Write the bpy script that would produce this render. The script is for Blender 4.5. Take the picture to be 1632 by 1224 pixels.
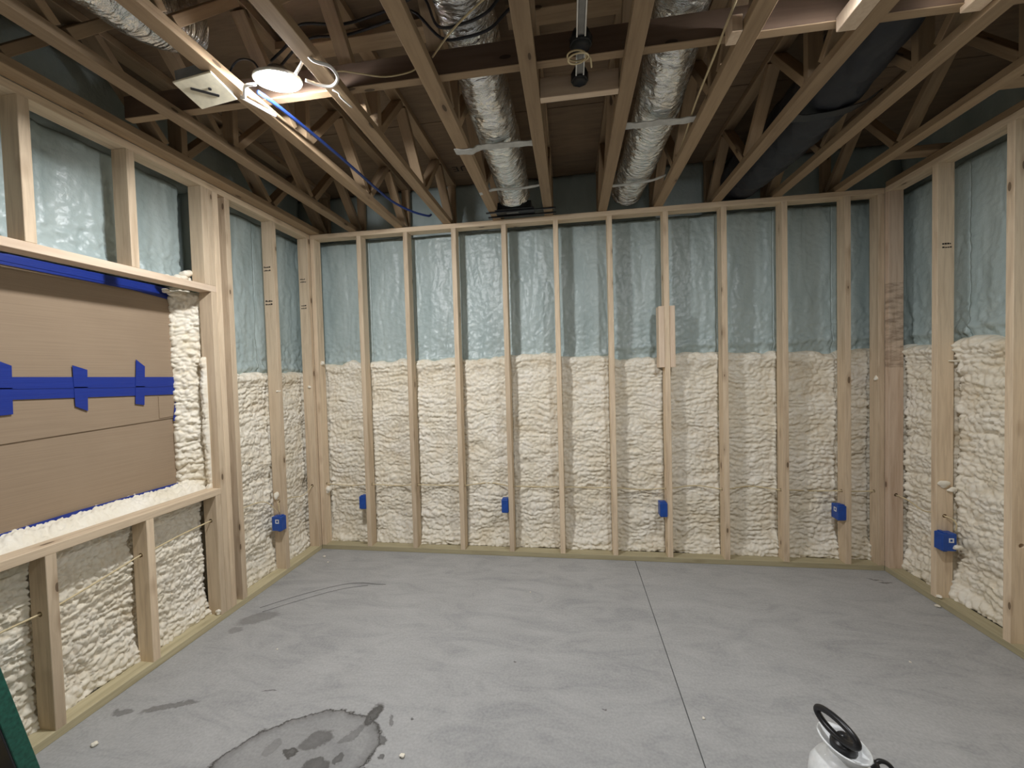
import bpy, bmesh, math, random
import numpy as np
from mathutils import Vector, Matrix

# ------------------------------------------------------------------ scene, camera, light, exposure
for o in list(bpy.data.objects):
    bpy.data.objects.remove(o, do_unlink=True)
SC = bpy.context.scene
COL = SC.collection
D, L, R, H = 3.167, 2.154, 2.1715, 2.68      # back wall, left wall, right wall, truss underside
S = 0.4064                                    # stud spacing
T = H + 0.41                                  # subfloor underside
S0 = -1.716
F = 643.7
cr = Vector((0.98930, 0.14334, -0.02719)); cu = Vector((0.02264, 0.03324, 0.99919)); cw = Vector((-0.14412, 0.98912, -0.02964))
cam = bpy.data.cameras.new('camera'); cam.sensor_width = 36; cam.lens = F / 1632 * 36; cam.clip_start = 0.02
camo = bpy.data.objects.new('camera', cam); COL.objects.link(camo)
camo.matrix_world = Matrix(((cr.x, cu.x, -cw.x, 0), (cr.y, cu.y, -cw.y, 0), (cr.z, cu.z, -cw.z, 1.4803), (0, 0, 0, 1)))
SC.camera = camo
SC.view_settings.view_transform = 'Standard'; SC.view_settings.look = 'None'
SC.view_settings.exposure = 2.05; SC.view_settings.gamma = 1.0; SC.view_settings.use_curve_mapping = False
w = bpy.data.worlds.new('world'); SC.world = w; w.use_nodes = True
w.node_tree.nodes['Background'].inputs[0].default_value = (0.5, 0.55, 0.6, 1)
w.node_tree.nodes['Background'].inputs[1].default_value = 0.02
LAMP_STRENGTH = [140.0, 88.0, 30.0]
LAMPS = [(-1.15, 1.53, H - 0.012), (0.93, 1.36, H - 0.012), (-0.3, -0.95, H - 0.012)]  # the last one is unseen, added behind the camera as fill light

# ------------------------------------------------------------------ helpers
def tag(o, label=None, cat=None, group=None, kind=None):
    if label: o['label'] = label
    if cat: o['category'] = cat
    if group: o['group'] = group
    if kind: o['kind'] = kind
    return o

def obj(name, me, mat=None, parent=None, smooth=False):
    if isinstance(me, bmesh.types.BMesh):
        m = bpy.data.meshes.new(name); me.to_mesh(m); me.free(); me = m
    o = bpy.data.objects.new(name, me); COL.objects.link(o)
    if mat is not None:
        ms = mat if isinstance(mat, (list, tuple)) else [mat]
        if len(me.materials) == 0:
            for q in ms: me.materials.append(q)
    if smooth:
        me.polygons.foreach_set('use_smooth', [True] * len(me.polygons))
    if parent is not None: o.parent = parent
    return o

def empty(name, loc=(0, 0, 0)):
    o = bpy.data.objects.new(name, None); o.empty_display_size = 0.05; COL.objects.link(o); o.location = loc
    return o

def bm_box(bm, x0, x1, y0, y1, z0, z1, bev=0.0, mi=0):
    r = bmesh.ops.create_cube(bm, size=1)
    vs = r['verts']
    for v in vs:
        v.co = Vector(((x0 + x1) / 2 + v.co.x * (x1 - x0), (y0 + y1) / 2 + v.co.y * (y1 - y0), (z0 + z1) / 2 + v.co.z * (z1 - z0)))
    fs = {f for v in vs for f in v.link_faces}
    for f in fs: f.material_index = mi
    if bev > 0:
        es = {e for v in vs for e in v.link_edges}
        bmesh.ops.bevel(bm, geom=list(es), offset=bev, segments=1, profile=0.5, affect='EDGES')
    return vs

def box(name, x0, x1, y0, y1, z0, z1, mat, parent=None, bev=0.002):
    """A box whose origin is its centre, long grain axis left to the material through a rotation when horizontal."""
    bm = bmesh.new()
    bm_box(bm, -(x1 - x0) / 2, (x1 - x0) / 2, -(y1 - y0) / 2, (y1 - y0) / 2, -(z1 - z0) / 2, (z1 - z0) / 2, bev)
    o = obj(name, bm, mat, parent); o.location = ((x0 + x1) / 2, (y0 + y1) / 2, (z0 + z1) / 2)
    return o

_BM = {}
def board(name, a, b, w_, t_, mat, parent=None, up=(0, 0, 1), bev=0.0018, key=None):
    """A length of sawn timber from a to b; w_ is its size along the side vector, t_ along `up`. Local Z runs along the grain."""
    a = Vector(a); b = Vector(b); d = b - a; ln = d.length; z = d.normalized()
    upv = Vector(up); x = upv.cross(z)
    if x.length < 1e-4: x = Vector((1, 0, 0)).cross(z)
    x.normalize(); y = z.cross(x)
    k = (round(ln, 3), w_, t_, mat.name)
    if k not in _BM:
        bm = bmesh.new(); bm_box(bm, -w_ / 2, w_ / 2, -t_ / 2, t_ / 2, -ln / 2, ln / 2, bev)
        me = bpy.data.meshes.new(name); bm.to_mesh(me); bm.free(); me.materials.append(mat); _BM[k] = me
    o = obj(name, _BM[k], None, parent)
    c = (a + b) / 2
    o.matrix_world = Matrix(((x.x, y.x, z.x, c.x), (x.y, y.y, z.y, c.y), (x.z, y.z, z.z, c.z), (0, 0, 0, 1)))
    return o

def tube_mesh(pts, r, n=8, closed=False, cap=True, sub=1):
    P = [Vector(p) for p in pts]
    if sub > 1:
        Q = []
        m = len(P)
        for i in range(m - 1):
            p0 = P[max(i - 1, 0)]; p1 = P[i]; p2 = P[i + 1]; p3 = P[min(i + 2, m - 1)]
            for k in range(sub):
                t = k / sub
                Q.append(0.5 * ((2 * p1) + (p2 - p0) * t + (2 * p0 - 5 * p1 + 4 * p2 - p3) * t * t + (3 * p1 - p0 - 3 * p2 + p3) * t ** 3))
        Q.append(P[-1]); P = Q
    bm = bmesh.new(); rings = []; nrm = None; m = len(P)
    for i, p in enumerate(P):
        if closed: tn = (P[(i + 1) % m] - P[i - 1]).normalized()
        else: tn = (P[min(i + 1, m - 1)] - P[max(i - 1, 0)]).normalized()
        if nrm is None:
            nrm = tn.orthogonal().normalized()
        nrm = (nrm - tn * nrm.dot(tn)).normalized(); bn = tn.cross(nrm)
        rr = r(i / (m - 1)) if callable(r) else r
        rings.append([bm.verts.new(p + (nrm * math.cos(2 * math.pi * k / n) + bn * math.sin(2 * math.pi * k / n)) * rr) for k in range(n)])
    for i in range(m if closed else m - 1):
        A = rings[i]; B = rings[(i + 1) % m]
        for k in range(n): bm.faces.new((A[k], A[(k + 1) % n], B[(k + 1) % n], B[k]))
    if cap and not closed:
        bm.faces.new(rings[0][::-1]); bm.faces.new(rings[-1])
    bmesh.ops.recalc_face_normals(bm, faces=bm.faces[:])
    return bm

def tube(name, pts, r, mat, parent=None, n=8, closed=False, sub=4):
    if closed: sub = 1
    return obj(name, tube_mesh(pts, r, n, closed, sub=sub), mat, parent, smooth=True)

def lathe(name, prof, mat, parent=None, n=40, loc=(0, 0, 0)):
    bm = bmesh.new(); rings = []
    for (r, z) in prof:
        if r < 1e-5: rings.append([bm.verts.new((0, 0, z))])
        else: rings.append([bm.verts.new((r * math.cos(2 * math.pi * k / n), r * math.sin(2 * math.pi * k / n), z)) for k in range(n)])
    for A, B in zip(rings, rings[1:]):
        for k in range(n):
            if len(A) == 1 and len(B) == 1: continue
            if len(A) == 1: bm.faces.new((A[0], B[k], B[(k + 1) % n]))
            elif len(B) == 1: bm.faces.new((A[k], B[0], A[(k + 1) % n]))
            else: bm.faces.new((A[k], B[k], B[(k + 1) % n], A[(k + 1) % n]))
    bmesh.ops.recalc_face_normals(bm, faces=bm.faces[:])
    o = obj(name, bm, mat, parent, smooth=True); o.location = loc
    return o

# ------------------------------------------------------------------ materials
def new_mat(name, col=(0.5, 0.5, 0.5), rough=0.6, metal=0.0, spec=None):
    m = bpy.data.materials.new(name); m.use_nodes = True
    b = m.node_tree.nodes['Principled BSDF']
    b.inputs['Base Color'].default_value = (*col, 1); b.inputs['Roughness'].default_value = rough; b.inputs['Metallic'].default_value = metal
    if spec is not None: b.inputs['Specular IOR Level'].default_value = spec
    return m, m.node_tree, b

def N(nt, typ, **kw):
    n = nt.nodes.new(typ)
    for k, v in kw.items():
        if k in n.inputs: n.inputs[k].default_value = v
        else: setattr(n, k, v)
    return n

def ramp(nt, fac, stops):
    r = nt.nodes.new('ShaderNodeValToRGB'); e = r.color_ramp.elements
    while len(e) < len(stops): e.new(0.5)
    for q, (p, c) in zip(e, stops):
        q.position = p; q.color = (*c, 1) if len(c) == 3 else c
    nt.links.new(fac, r.inputs[0]); return r.outputs[0]

def mix(nt, fac, a, b, mode='MIX'):
    n = nt.nodes.new('ShaderNodeMix'); n.data_type = 'RGBA'; n.blend_type = mode
    for s, v in ((n.inputs[0], fac), (n.inputs[6], a), (n.inputs[7], b)):
        if hasattr(v, 'links'): nt.links.new(v, s)
        elif isinstance(v, (int, float)): s.default_value = v
        else: s.default_value = (*v, 1)
    return n.outputs[2]

def mth(nt, op, a, b=0.0, c=None, clamp=False):
    n = nt.nodes.new('ShaderNodeMath'); n.operation = op; n.use_clamp = clamp
    for i, v in enumerate((a, b) if c is None else (a, b, c)):
        if hasattr(v, 'links'): nt.links.new(v, n.inputs[i])
        else: n.inputs[i].default_value = v
    return n.outputs[0]

def bump(nt, b, h, strength=0.3, dist=0.002):
    n = N(nt, 'ShaderNodeBump'); n.inputs['Strength'].default_value = strength; n.inputs['Distance'].default_value = dist
    nt.links.new(h, n.inputs['Height']); nt.links.new(n.outputs[0], b.inputs['Normal'])

def wood(name, light, dark, knots=True, rough=0.65, vary=0.15, stain=None):
    m, nt, b = new_mat(name, light, rough, spec=0.25)
    tc = N(nt, 'ShaderNodeTexCoord'); oi = N(nt, 'ShaderNodeObjectInfo')
    off = N(nt, 'ShaderNodeVectorMath', operation='SCALE'); off.inputs[0].default_value = (3.7, 5.1, 9.3)
    rnd = mth(nt, 'MULTIPLY', oi.outputs['Random'], 7.0); nt.links.new(rnd, off.inputs['Scale'])
    add = N(nt, 'ShaderNodeVectorMath', operation='ADD'); nt.links.new(tc.outputs['Object'], add.inputs[0]); nt.links.new(off.outputs[0], add.inputs[1])
    mp = N(nt, 'ShaderNodeMapping'); mp.inputs['Scale'].default_value = (1, 1, 0.07); nt.links.new(add.outputs[0], mp.inputs[0])
    n1 = N(nt, 'ShaderNodeTexNoise', Scale=55.0, Detail=5.0, Roughness=0.6, Distortion=0.6); nt.links.new(mp.outputs[0], n1.inputs['Vector'])
    n2 = N(nt, 'ShaderNodeTexNoise', Scale=14.0, Detail=3.0, Distortion=1.0); nt.links.new(mp.outputs[0], n2.inputs['Vector'])
    mid = tuple((a + c) / 2 for a, c in zip(light, dark))
    c = ramp(nt, n1.outputs[0], [(0.36, mid), (0.56, light)])
    c2 = ramp(nt, n2.outputs[0], [(0.32, mid), (0.5, light)])
    c = mix(nt, 0.5, c, c2)
    if knots:
        mk = N(nt, 'ShaderNodeMapping'); mk.inputs['Scale'].default_value = (1, 1, 0.35); nt.links.new(add.outputs[0], mk.inputs[0])
        v = N(nt, 'ShaderNodeTexVoronoi', Scale=13.0, Randomness=1.0); nt.links.new(mk.outputs[0], v.inputs['Vector'])
        near = mth(nt, 'LESS_THAN', v.outputs['Distance'], 0.11)
        halo = ramp(nt, v.outputs['Distance'], [(0.08, (1, 1, 1)), (0.3, (0, 0, 0))])
        sep = N(nt, 'ShaderNodeSeparateColor'); nt.links.new(v.outputs['Color'], sep.inputs[0])
        pick = mth(nt, 'GREATER_THAN', sep.outputs[0], 0.60)
        c = mix(nt, mth(nt, 'MULTIPLY', mth(nt, 'MULTIPLY', halo, pick), 0.55), c, dark)
        c = mix(nt, mth(nt, 'MULTIPLY', mth(nt, 'MULTIPLY', near, pick), 0.75), c, tuple(q * 0.3 for q in dark))
    val = mth(nt, 'ADD', mth(nt, 'MULTIPLY', oi.outputs['Random'], 2 * vary), 1 - vary)
    hsv = N(nt, 'ShaderNodeHueSaturation'); nt.links.new(c, hsv.inputs['Color']); nt.links.new(val, hsv.inputs['Value'])
    c = hsv.outputs[0]
    if stain:
        zc = N(nt, 'ShaderNodeSeparateXYZ'); nt.links.new(tc.outputs['Object'], zc.inputs[0])
        ms = N(nt, 'ShaderNodeMapping'); ms.inputs['Scale'].default_value = (0.6, 0.6, 2.4); nt.links.new(tc.outputs['Object'], ms.inputs[0])
        ns = N(nt, 'ShaderNodeTexNoise', Scale=12.0, Detail=7.0, Roughness=0.7); nt.links.new(ms.outputs[0], ns.inputs['Vector'])
        band = mth(nt, 'MULTIPLY', mth(nt, 'GREATER_THAN', zc.outputs[2], stain[0]), mth(nt, 'LESS_THAN', zc.outputs[2], stain[1]))
        fac = mth(nt, 'MULTIPLY', band, ramp(nt, ns.outputs[0], [(0.42, (0, 0, 0)), (0.62, (1, 1, 1))]))
        c = mix(nt, mth(nt, 'MULTIPLY', fac, 0.6), c, tuple(q * 0.45 for q in dark))
    nt.links.new(c, b.inputs['Base Color'])
    bump(nt, b, n1.outputs[0], 0.25, 0.0008)
    return m

M = {}
M['stud'] = wood('stud_pine', (0.71, 0.57, 0.405), (0.31, 0.20, 0.115))
M['stained'] = wood('stained_pine', (0.64, 0.50, 0.375), (0.33, 0.20, 0.12), stain=(0.10, 0.68))
M['treated'] = wood('treated_pine', (0.50, 0.44, 0.28), (0.27, 0.22, 0.12))
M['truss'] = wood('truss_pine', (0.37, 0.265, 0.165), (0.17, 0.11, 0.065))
M['shaded_wood'] = wood('strongback_shaded', (0.15, 0.10, 0.07), (0.08, 0.05, 0.035))  # shade on the strongback's front put into its dark colour
M['scab'] = wood('fresh_pine', (0.76, 0.61, 0.46), (0.5, 0.33, 0.2), knots=False)

# plywood subfloor
m, nt, b = new_mat('plywood', rough=0.8, spec=0.2)
tc = N(nt, 'ShaderNodeTexCoord'); mp = N(nt, 'ShaderNodeMapping'); mp.inputs['Scale'].default_value = (0.35, 3.0, 1)
nt.links.new(tc.outputs['Object'], mp.inputs[0])
n1 = N(nt, 'ShaderNodeTexNoise', Scale=9.0, Detail=7.0, Roughness=0.65, Distortion=0.8); nt.links.new(mp.outputs[0], n1.inputs['Vector'])
n2 = N(nt, 'ShaderNodeTexNoise', Scale=2.2, Detail=3.0); nt.links.new(tc.outputs['Object'], n2.inputs['Vector'])
c = mix(nt, 0.5, ramp(nt, n1.outputs[0], [(0.3, (0.145, 0.10, 0.065)), (0.7, (0.285, 0.205, 0.132))]), ramp(nt, n2.outputs[0], [(0.3, (0.165, 0.115, 0.075)), (0.7, (0.255, 0.18, 0.118))]))
nt.links.new(c, b.inputs['Base Color']); M['plywood'] = m

# white open-cell foam
m, nt, b = new_mat('white_foam', rough=0.55, spec=0.3)
tc = N(nt, 'ShaderNodeTexCoord')
n1 = N(nt, 'ShaderNodeTexNoise', Scale=5.0, Detail=5.0, Roughness=0.6); nt.links.new(tc.outputs['Object'], n1.inputs['Vector'])
c = ramp(nt, n1.outputs[0], [(0.3, (0.79, 0.72, 0.57)), (0.55, (0.86, 0.81, 0.69)), (0.75, (0.89, 0.85, 0.76))])
at = N(nt, 'ShaderNodeAttribute', attribute_name='crease_shade')
c = mix(nt, mth(nt, 'MULTIPLY', at.outputs['Fac'], 1.35, clamp=True), c, (0.56, 0.43, 0.25))  # shade between the puffs painted in as a darker tint
nt.links.new(c, b.inputs['Base Color'])
n2 = N(nt, 'ShaderNodeTexNoise', Scale=140.0, Detail=3.0); nt.links.new(tc.outputs['Object'], n2.inputs['Vector'])
bump(nt, b, n2.outputs[0], 0.35, 0.0015); M['white_foam'] = m
m2 = m.copy(); m2.name = 'white_foam_cut'; M['foam_bit'] = m2

# blue closed-cell foam
m, nt, b = new_mat('blue_foam', rough=0.36, spec=0.5)
tc = N(nt, 'ShaderNodeTexCoord')
mp = N(nt, 'ShaderNodeMapping'); mp.inputs['Scale'].default_value = (1, 1, 0.3); nt.links.new(tc.outputs['Object'], mp.inputs[0])
n1 = N(nt, 'ShaderNodeTexNoise', Scale=6.0, Detail=5.0, Roughness=0.6); nt.links.new(mp.outputs[0], n1.inputs['Vector'])
c = ramp(nt, n1.outputs[0], [(0.3, (0.37, 0.455, 0.45)), (0.7, (0.49, 0.575, 0.565))])
nt.links.new(c, b.inputs['Base Color'])
n2 = N(nt, 'ShaderNodeTexNoise', Scale=55.0, Detail=4.0, Distortion=0.4); nt.links.new(tc.outputs['Object'], n2.inputs['Vector'])
bump(nt, b, n2.outputs[0], 0.5, 0.005); M['blue_foam'] = m

# concrete floor with its stains
m, nt, b = new_mat('concrete_floor', rough=0.5, spec=0.35)
geo = N(nt, 'ShaderNodeNewGeometry'); pos = geo.outputs['Position']
n1 = N(nt, 'ShaderNodeTexNoise', Scale=1.6, Detail=8.0, Roughness=0.62, Distortion=0.5); nt.links.new(pos, n1.inputs['Vector'])
mp = N(nt, 'ShaderNodeMapping'); mp.inputs['Scale'].default_value = (1.2, 3.2, 1); mp.inputs['Rotation'].default_value = (0, 0, 0.35); nt.links.new(pos, mp.inputs[0])
n3 = N(nt, 'ShaderNodeTexNoise', Scale=2.2, Detail=10.0, Roughness=0.72, Distortion=1.2); nt.links.new(mp.outputs[0], n3.inputs['Vector'])
c = mix(nt, 0.55, ramp(nt, n1.outputs[0], [(0.3, (0.29, 0.29, 0.287)), (0.7, (0.46, 0.458, 0.452))]), ramp(nt, n3.outputs[0], [(0.36, (0.215, 0.222, 0.23)), (0.50, (0.375, 0.375, 0.37)), (0.64, (0.465, 0.463, 0.456))]))
nf = N(nt, 'ShaderNodeTexNoise', Scale=90.0, Detail=3.0); nt.links.new(pos, nf.inputs['Vector'])
c = mix(nt, 0.35, c, ramp(nt, nf.outputs[0], [(0.3, (0.28,0.28,0.275)), (0.7, (0.48, 0.478, 0.472))]))
nd = N(nt, 'ShaderNodeTexNoise', Scale=9.0, Detail=5.0, Roughness=0.7); nt.links.new(pos, nd.inputs['Vector'])
sb = N(nt, 'ShaderNodeVectorMath', operation='SUBTRACT'); nt.links.new(nd.outputs['Color'], sb.inputs[0]); sb.inputs[1].default_value = (0.5, 0.5, 0.5)
sc_ = N(nt, 'ShaderNodeVectorMath', operation='SCALE'); nt.links.new(sb.outputs[0], sc_.inputs[0]); sc_.inputs['Scale'].default_value = 0.10
ad = N(nt, 'ShaderNodeVectorMath', operation='ADD'); nt.links.new(pos, ad.inputs[0]); nt.links.new(sc_.outputs[0], ad.inputs[1])
wp = ad.outputs[0]
mask = None
def blob(cx, cy, rx, ry, rot, amt, ring=False):
    global mask
    mpn = N(nt, 'ShaderNodeMapping', vector_type='TEXTURE')
    mpn.inputs['Location'].default_value = (cx, cy, 0); mpn.inputs['Rotation'].default_value = (0, 0, rot); mpn.inputs['Scale'].default_value = (rx, ry, 1)
    nt.links.new(wp, mpn.inputs[0])
    ml = N(nt, 'ShaderNodeVectorMath', operation='MULTIPLY'); nt.links.new(mpn.outputs[0], ml.inputs[0]); ml.inputs[1].default_value = (1, 1, 0)
    ln = N(nt, 'ShaderNodeVectorMath', operation='LENGTH'); nt.links.new(ml.outputs[0], ln.inputs[0])
    if ring: f = ramp(nt, ln.outputs['Value'], [(0.0, (0.30,) * 3), (0.80, (0.24,) * 3), (0.925, (0.5,) * 3), (0.97, (1, 1, 1)), (1.0, (0, 0, 0))])
    else: f = ramp(nt, ln.outputs['Value'], [(0.0, (0.85,) * 3), (0.75, (1, 1, 1)), (1.0, (0, 0, 0))])
    f = mth(nt, 'MULTIPLY', f, amt)
    mask = f if mask is None else mth(nt, 'MAXIMUM', mask, f)
blob(-1.10, 1.38, 0.33, 0.21, 0.45, 1.0, True)
blob(-0.885, 1.60, 0.035, 0.075, -0.2, 0.95)
blob(-1.06, 1.47, 0.075, 0.05, 0.6, 0.75)
blob(-1.22, 1.42, 0.05, 0.03, 0.9, 0.5)
blob(-0.86, 1.33, 0.014, 0.012, 0, 0.9)
blob(-0.70, 1.62, 0.008, 0.008, 0, 0.9)
blob(-0.31, 2.0, 0.010, 0.007, 0, 0.8)
blob(0.12, 1.75, 0.006, 0.006, 0, 0.8)
blob(-1.13, 1.41, 0.035, 0.03, 0, 0.95)
blob(-1.00, 1.365, 0.055, 0.04, 0, 0.85)
blob(-0.935, 1.40, 0.03, 0.02, 0.8, 0.8)
blob(-0.93, 1.51, 0.025, 0.06, -0.6, 0.6)
blob(-0.80, 1.50, 0.022, 0.028, 0, 0.8)
blob(-0.76, 1.43, 0.017, 0.017, 0, 0.8)
blob(-0.80, 1.37, 0.016, 0.014, 0, 0.8)
blob(-0.79, 1.585, 0.008, 0.03, 0.2, 0.6)
blob(-1.95, 2.20, 0.13, 0.07, 0.5, 0.45)
blob(-1.99, 2.08, 0.05, 0.03, 0.3, 0.4)
blob(-1.84, 1.55, 0.13, 0.022, 0.35, 0.6)
blob(-2.03, 1.49, 0.05, 0.02, 0.3, 0.6)
blob(2.02, 3.03, 0.05, 0.008, -0.1, 0.7)
blob(2.06, 3.00, 0.05, 0.008, -0.1, 0.7)
blob(-1.45, 1.68, 0.045, 0.006, 0.05, 0.75)
c = mix(nt, mth(nt, 'MULTIPLY', mask, 0.90), c, (0.05, 0.046, 0.042))
nt.links.new(c, b.inputs['Base Color'])
nt.links.new(mth(nt, 'SUBTRACT', 0.52, mth(nt, 'MULTIPLY', mask, 0.28)), b.inputs['Roughness'])
bump(nt, b, nf.outputs[0], 0.12, 0.001); M['floor'] = m

M['concrete'] = new_mat('foundation_concrete', (0.16, 0.16, 0.16), 0.9)[0]
m, nt, b = new_mat('cardboard', (0.42, 0.29, 0.18), 0.75, spec=0.25)
tc = N(nt, 'ShaderNodeTexCoord'); mp = N(nt, 'ShaderNodeMapping'); mp.inputs['Scale'].default_value = (1, 1, 60); nt.links.new(tc.outputs['Object'], mp.inputs[0])
n1 = N(nt, 'ShaderNodeTexNoise', Scale=3.0, Detail=2.0); nt.links.new(mp.outputs[0], n1.inputs['Vector'])
n2 = N(nt, 'ShaderNodeTexNoise', Scale=2.5, Detail=4.0); nt.links.new(tc.outputs['Object'], n2.inputs['Vector'])
nt.links.new(mix(nt, 0.5, ramp(nt, n1.outputs[0], [(0.35, (0.29, 0.215, 0.145)), (0.65, (0.35, 0.265, 0.18))]), ramp(nt, n2.outputs[0], [(0.3, (0.30, 0.22, 0.148)), (0.7, (0.36, 0.27, 0.185))])), b.inputs['Base Color'])
bump(nt, b, n1.outputs[0], 0.1, 0.001); M['cardboard'] = m
m, nt, b = new_mat('blue_tape', (0.010, 0.032, 0.25), 0.38, spec=0.5)
tc = N(nt, 'ShaderNodeTexCoord'); mp = N(nt, 'ShaderNodeMapping'); mp.inputs['Scale'].default_value = (1, 1.5, 22); nt.links.new(tc.outputs['Object'], mp.inputs[0])
n1 = N(nt, 'ShaderNodeTexNoise', Scale=3.0, Detail=3.0); nt.links.new(mp.outputs[0], n1.inputs['Vector']); bump(nt, b, n1.outputs[0], 0.5, 0.004); M['tape'] = m

m, nt, b = new_mat('duct_foil', (0.86, 0.86, 0.83), 0.25, 0.92)
tc = N(nt, 'ShaderNodeTexCoord')
mp = N(nt, 'ShaderNodeMapping'); mp.inputs['Scale'].default_value = (0.45, 1.5, 0.45); nt.links.new(tc.outputs['Object'], mp.inputs[0])
n1 = N(nt, 'ShaderNodeTexNoise', Scale=15.0, Detail=4.0, Roughness=0.55, Distortion=1.6); nt.links.new(mp.outputs[0], n1.inputs['Vector'])
nt.links.new(ramp(nt, n1.outputs[0], [(0.3, (0.12,) * 3), (0.7, (0.30,) * 3)]), b.inputs['Roughness'])
bump(nt, b, n1.outputs[0], 1.0, 0.022); M['foil'] = m
m, nt, b = new_mat('black_duct_wrap', (0.022, 0.025, 0.032), 0.6)
tc = N(nt, 'ShaderNodeTexCoord')
n1 = N(nt, 'ShaderNodeTexNoise', Scale=12.0, Detail=4.0); nt.links.new(tc.outputs['Object'], n1.inputs['Vector']); bump(nt, b, n1.outputs[0], 0.7, 0.01); M['black_wrap'] = m
def plain(name, col, rough=0.5, metal=0.0, sc=30.0, var=0.12, bs=0.1):
    m, nt, b = new_mat(name, col, rough, metal)
    tc = N(nt, 'ShaderNodeTexCoord'); n1 = N(nt, 'ShaderNodeTexNoise', Scale=sc, Detail=3.0); nt.links.new(tc.outputs['Object'], n1.inputs['Vector'])
    nt.links.new(ramp(nt, n1.outputs[0], [(0.3, tuple(q * (1 - var) for q in col)), (0.7, tuple(min(1, q * (1 + var)) for q in col))]), b.inputs['Base Color'])
    bump(nt, b, n1.outputs[0], bs, 0.001); M[name] = m; return m
plain('strap_grey', (0.52, 0.52, 0.50), 0.5)
plain('black_plastic', (0.012, 0.012, 0.014), 0.35)
plain('black_metal', (0.02, 0.021, 0.023), 0.4, 0.5)
plain('box_blue', (0.012, 0.07, 0.34), 0.4)
plain('cable_yellow', (0.62, 0.51, 0.30), 0.5)
plain('cable_white', (0.78, 0.76, 0.72), 0.5)
plain('cable_blue', (0.012, 0.035, 0.17), 0.45)
plain('cable_black', (0.012, 0.012, 0.016), 0.45)
plain('cream_plastic', (0.86, 0.80, 0.62), 0.5)
plain('grey_metal', (0.20, 0.20, 0.20), 0.45, 0.7)
plain('steel', (0.55, 0.55, 0.55), 0.35, 0.9)
plain('green_paint', (0.012, 0.095, 0.065), 0.7, sc=80.0, var=0.3, bs=0.5)
plain('tank_white', (0.80, 0.82, 0.82), 0.35)
plain('hole_dark', (0.03, 0.02, 0.012), 0.9)
plain('ink', (0.025, 0.018, 0.014), 0.8)
plain('label_white', (0.8, 0.8, 0.8), 0.5)
for i_, st_ in enumerate(LAMP_STRENGTH):
    m, nt, b = new_mat('lamp_glow', (1, 1, 1), 0.4)
    b.inputs['Emission Color'].default_value = (0.98, 0.985, 1.0, 1); b.inputs['Emission Strength'].default_value = st_; M['glow%d' % i_] = m
m, nt, b = new_mat('bulb_tip', (1, 1, 1), 0.4); b.inputs['Emission Color'].default_value = (1, 0.97, 0.93, 1); b.inputs['Emission Strength'].default_value = 4; M['glow'] = m

# ------------------------------------------------------------------ foam relief (numpy)
def _h(ix, iy, k):
    v = np.sin(ix * 127.1 + iy * 311.7 + k * 74.7) * 43758.5453
    return v - np.floor(v)
def vnoise(x, y, k=0):
    ix = np.floor(x); iy = np.floor(y); fx = x - ix; fy = y - iy
    fx = fx * fx * (3 - 2 * fx); fy = fy * fy * (3 - 2 * fy)
    a = _h(ix, iy, k); b_ = _h(ix + 1, iy, k); c_ = _h(ix, iy + 1, k); d_ = _h(ix + 1, iy + 1, k)
    return (a * (1 - fx) + b_ * fx) * (1 - fy) + (c_ * (1 - fx) + d_ * fx) * fy - 0.5
def fbm(x, y, k=0, o=4):
    s = 0; a = 1.0
    for i in range(o):
        s = s + a * vnoise(x * 2 ** i, y * 2 ** i, k + i * 3); a *= 0.5
    return s
def worley(x, y, k=0):
    ix = np.floor(x); iy = np.floor(y)
    f1 = np.full(x.shape, 9.0); f2 = np.full(x.shape, 9.0)
    for dx in (-1, 0, 1):
        for dy in (-1, 0, 1):
            cx = ix + dx; cy = iy + dy
            d = (cx + _h(cx, cy, k) - x) ** 2 + (cy + _h(cx, cy, k + 11) - y) ** 2
            f2 = np.where(d < f1, f1, np.minimum(f2, d)); f1 = np.minimum(f1, d)
    return np.sqrt(f1), np.sqrt(f2)

def white_relief(u, z, seed, near=1.0, sx=0.13, sz=0.042):
    """Rows of overlapping spray passes: wavy horizontal ridges broken up by puffs of three sizes."""
    wu = u + 0.035 * fbm(u * 9, z * 9, seed + 1) + 0.008 * fbm(u * 45, z * 45, seed + 21, 2)
    wz = z + 0.055 * fbm(u * 6 + 5, z * 9, seed + 2) + 0.007 * fbm(u * 40, z * 50, seed + 22, 2)
    row = np.abs(np.sin(np.pi * wz / sz)) ** 0.75
    f1, f2 = worley(wu / sx, wz / (sz * 1.15), seed)
    lump = 1 - np.clip(f1, 0, 1) ** 2
    g1, g2 = worley(wu / (sx * 0.33), wz / (sz * 0.68), seed + 5)
    l2 = 1 - np.clip(g1, 0, 1) ** 2; e2 = np.clip((g2 - g1) * 3.0, 0, 1)
    k1, k2 = worley(wu / 0.017, wz / 0.013, seed + 9)
    l3 = 1 - np.clip(k1, 0, 1) ** 2
    var = np.clip(0.5 + 1.3 * fbm(u * 4, z * 3.5, seed + 8, 2), 0, 1)
    big = fbm(u * 4, z * 7, seed + 7, 3)
    h = near * 1.22 * (0.0078 * row * (0.3 + 0.9 * var) + 0.012 * lump + 0.0125 * l2 * (0.45 + 0.55 * e2) + 0.0042 * l3) + 0.021 * big
    crease_shade = np.clip(0.45 - row, 0, 1) * 0.45 + np.clip(0.4 - e2, 0, 1) * 0.6 + np.clip(-big - 0.25, 0, 1) * 0.6
    return h, crease_shade

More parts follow.
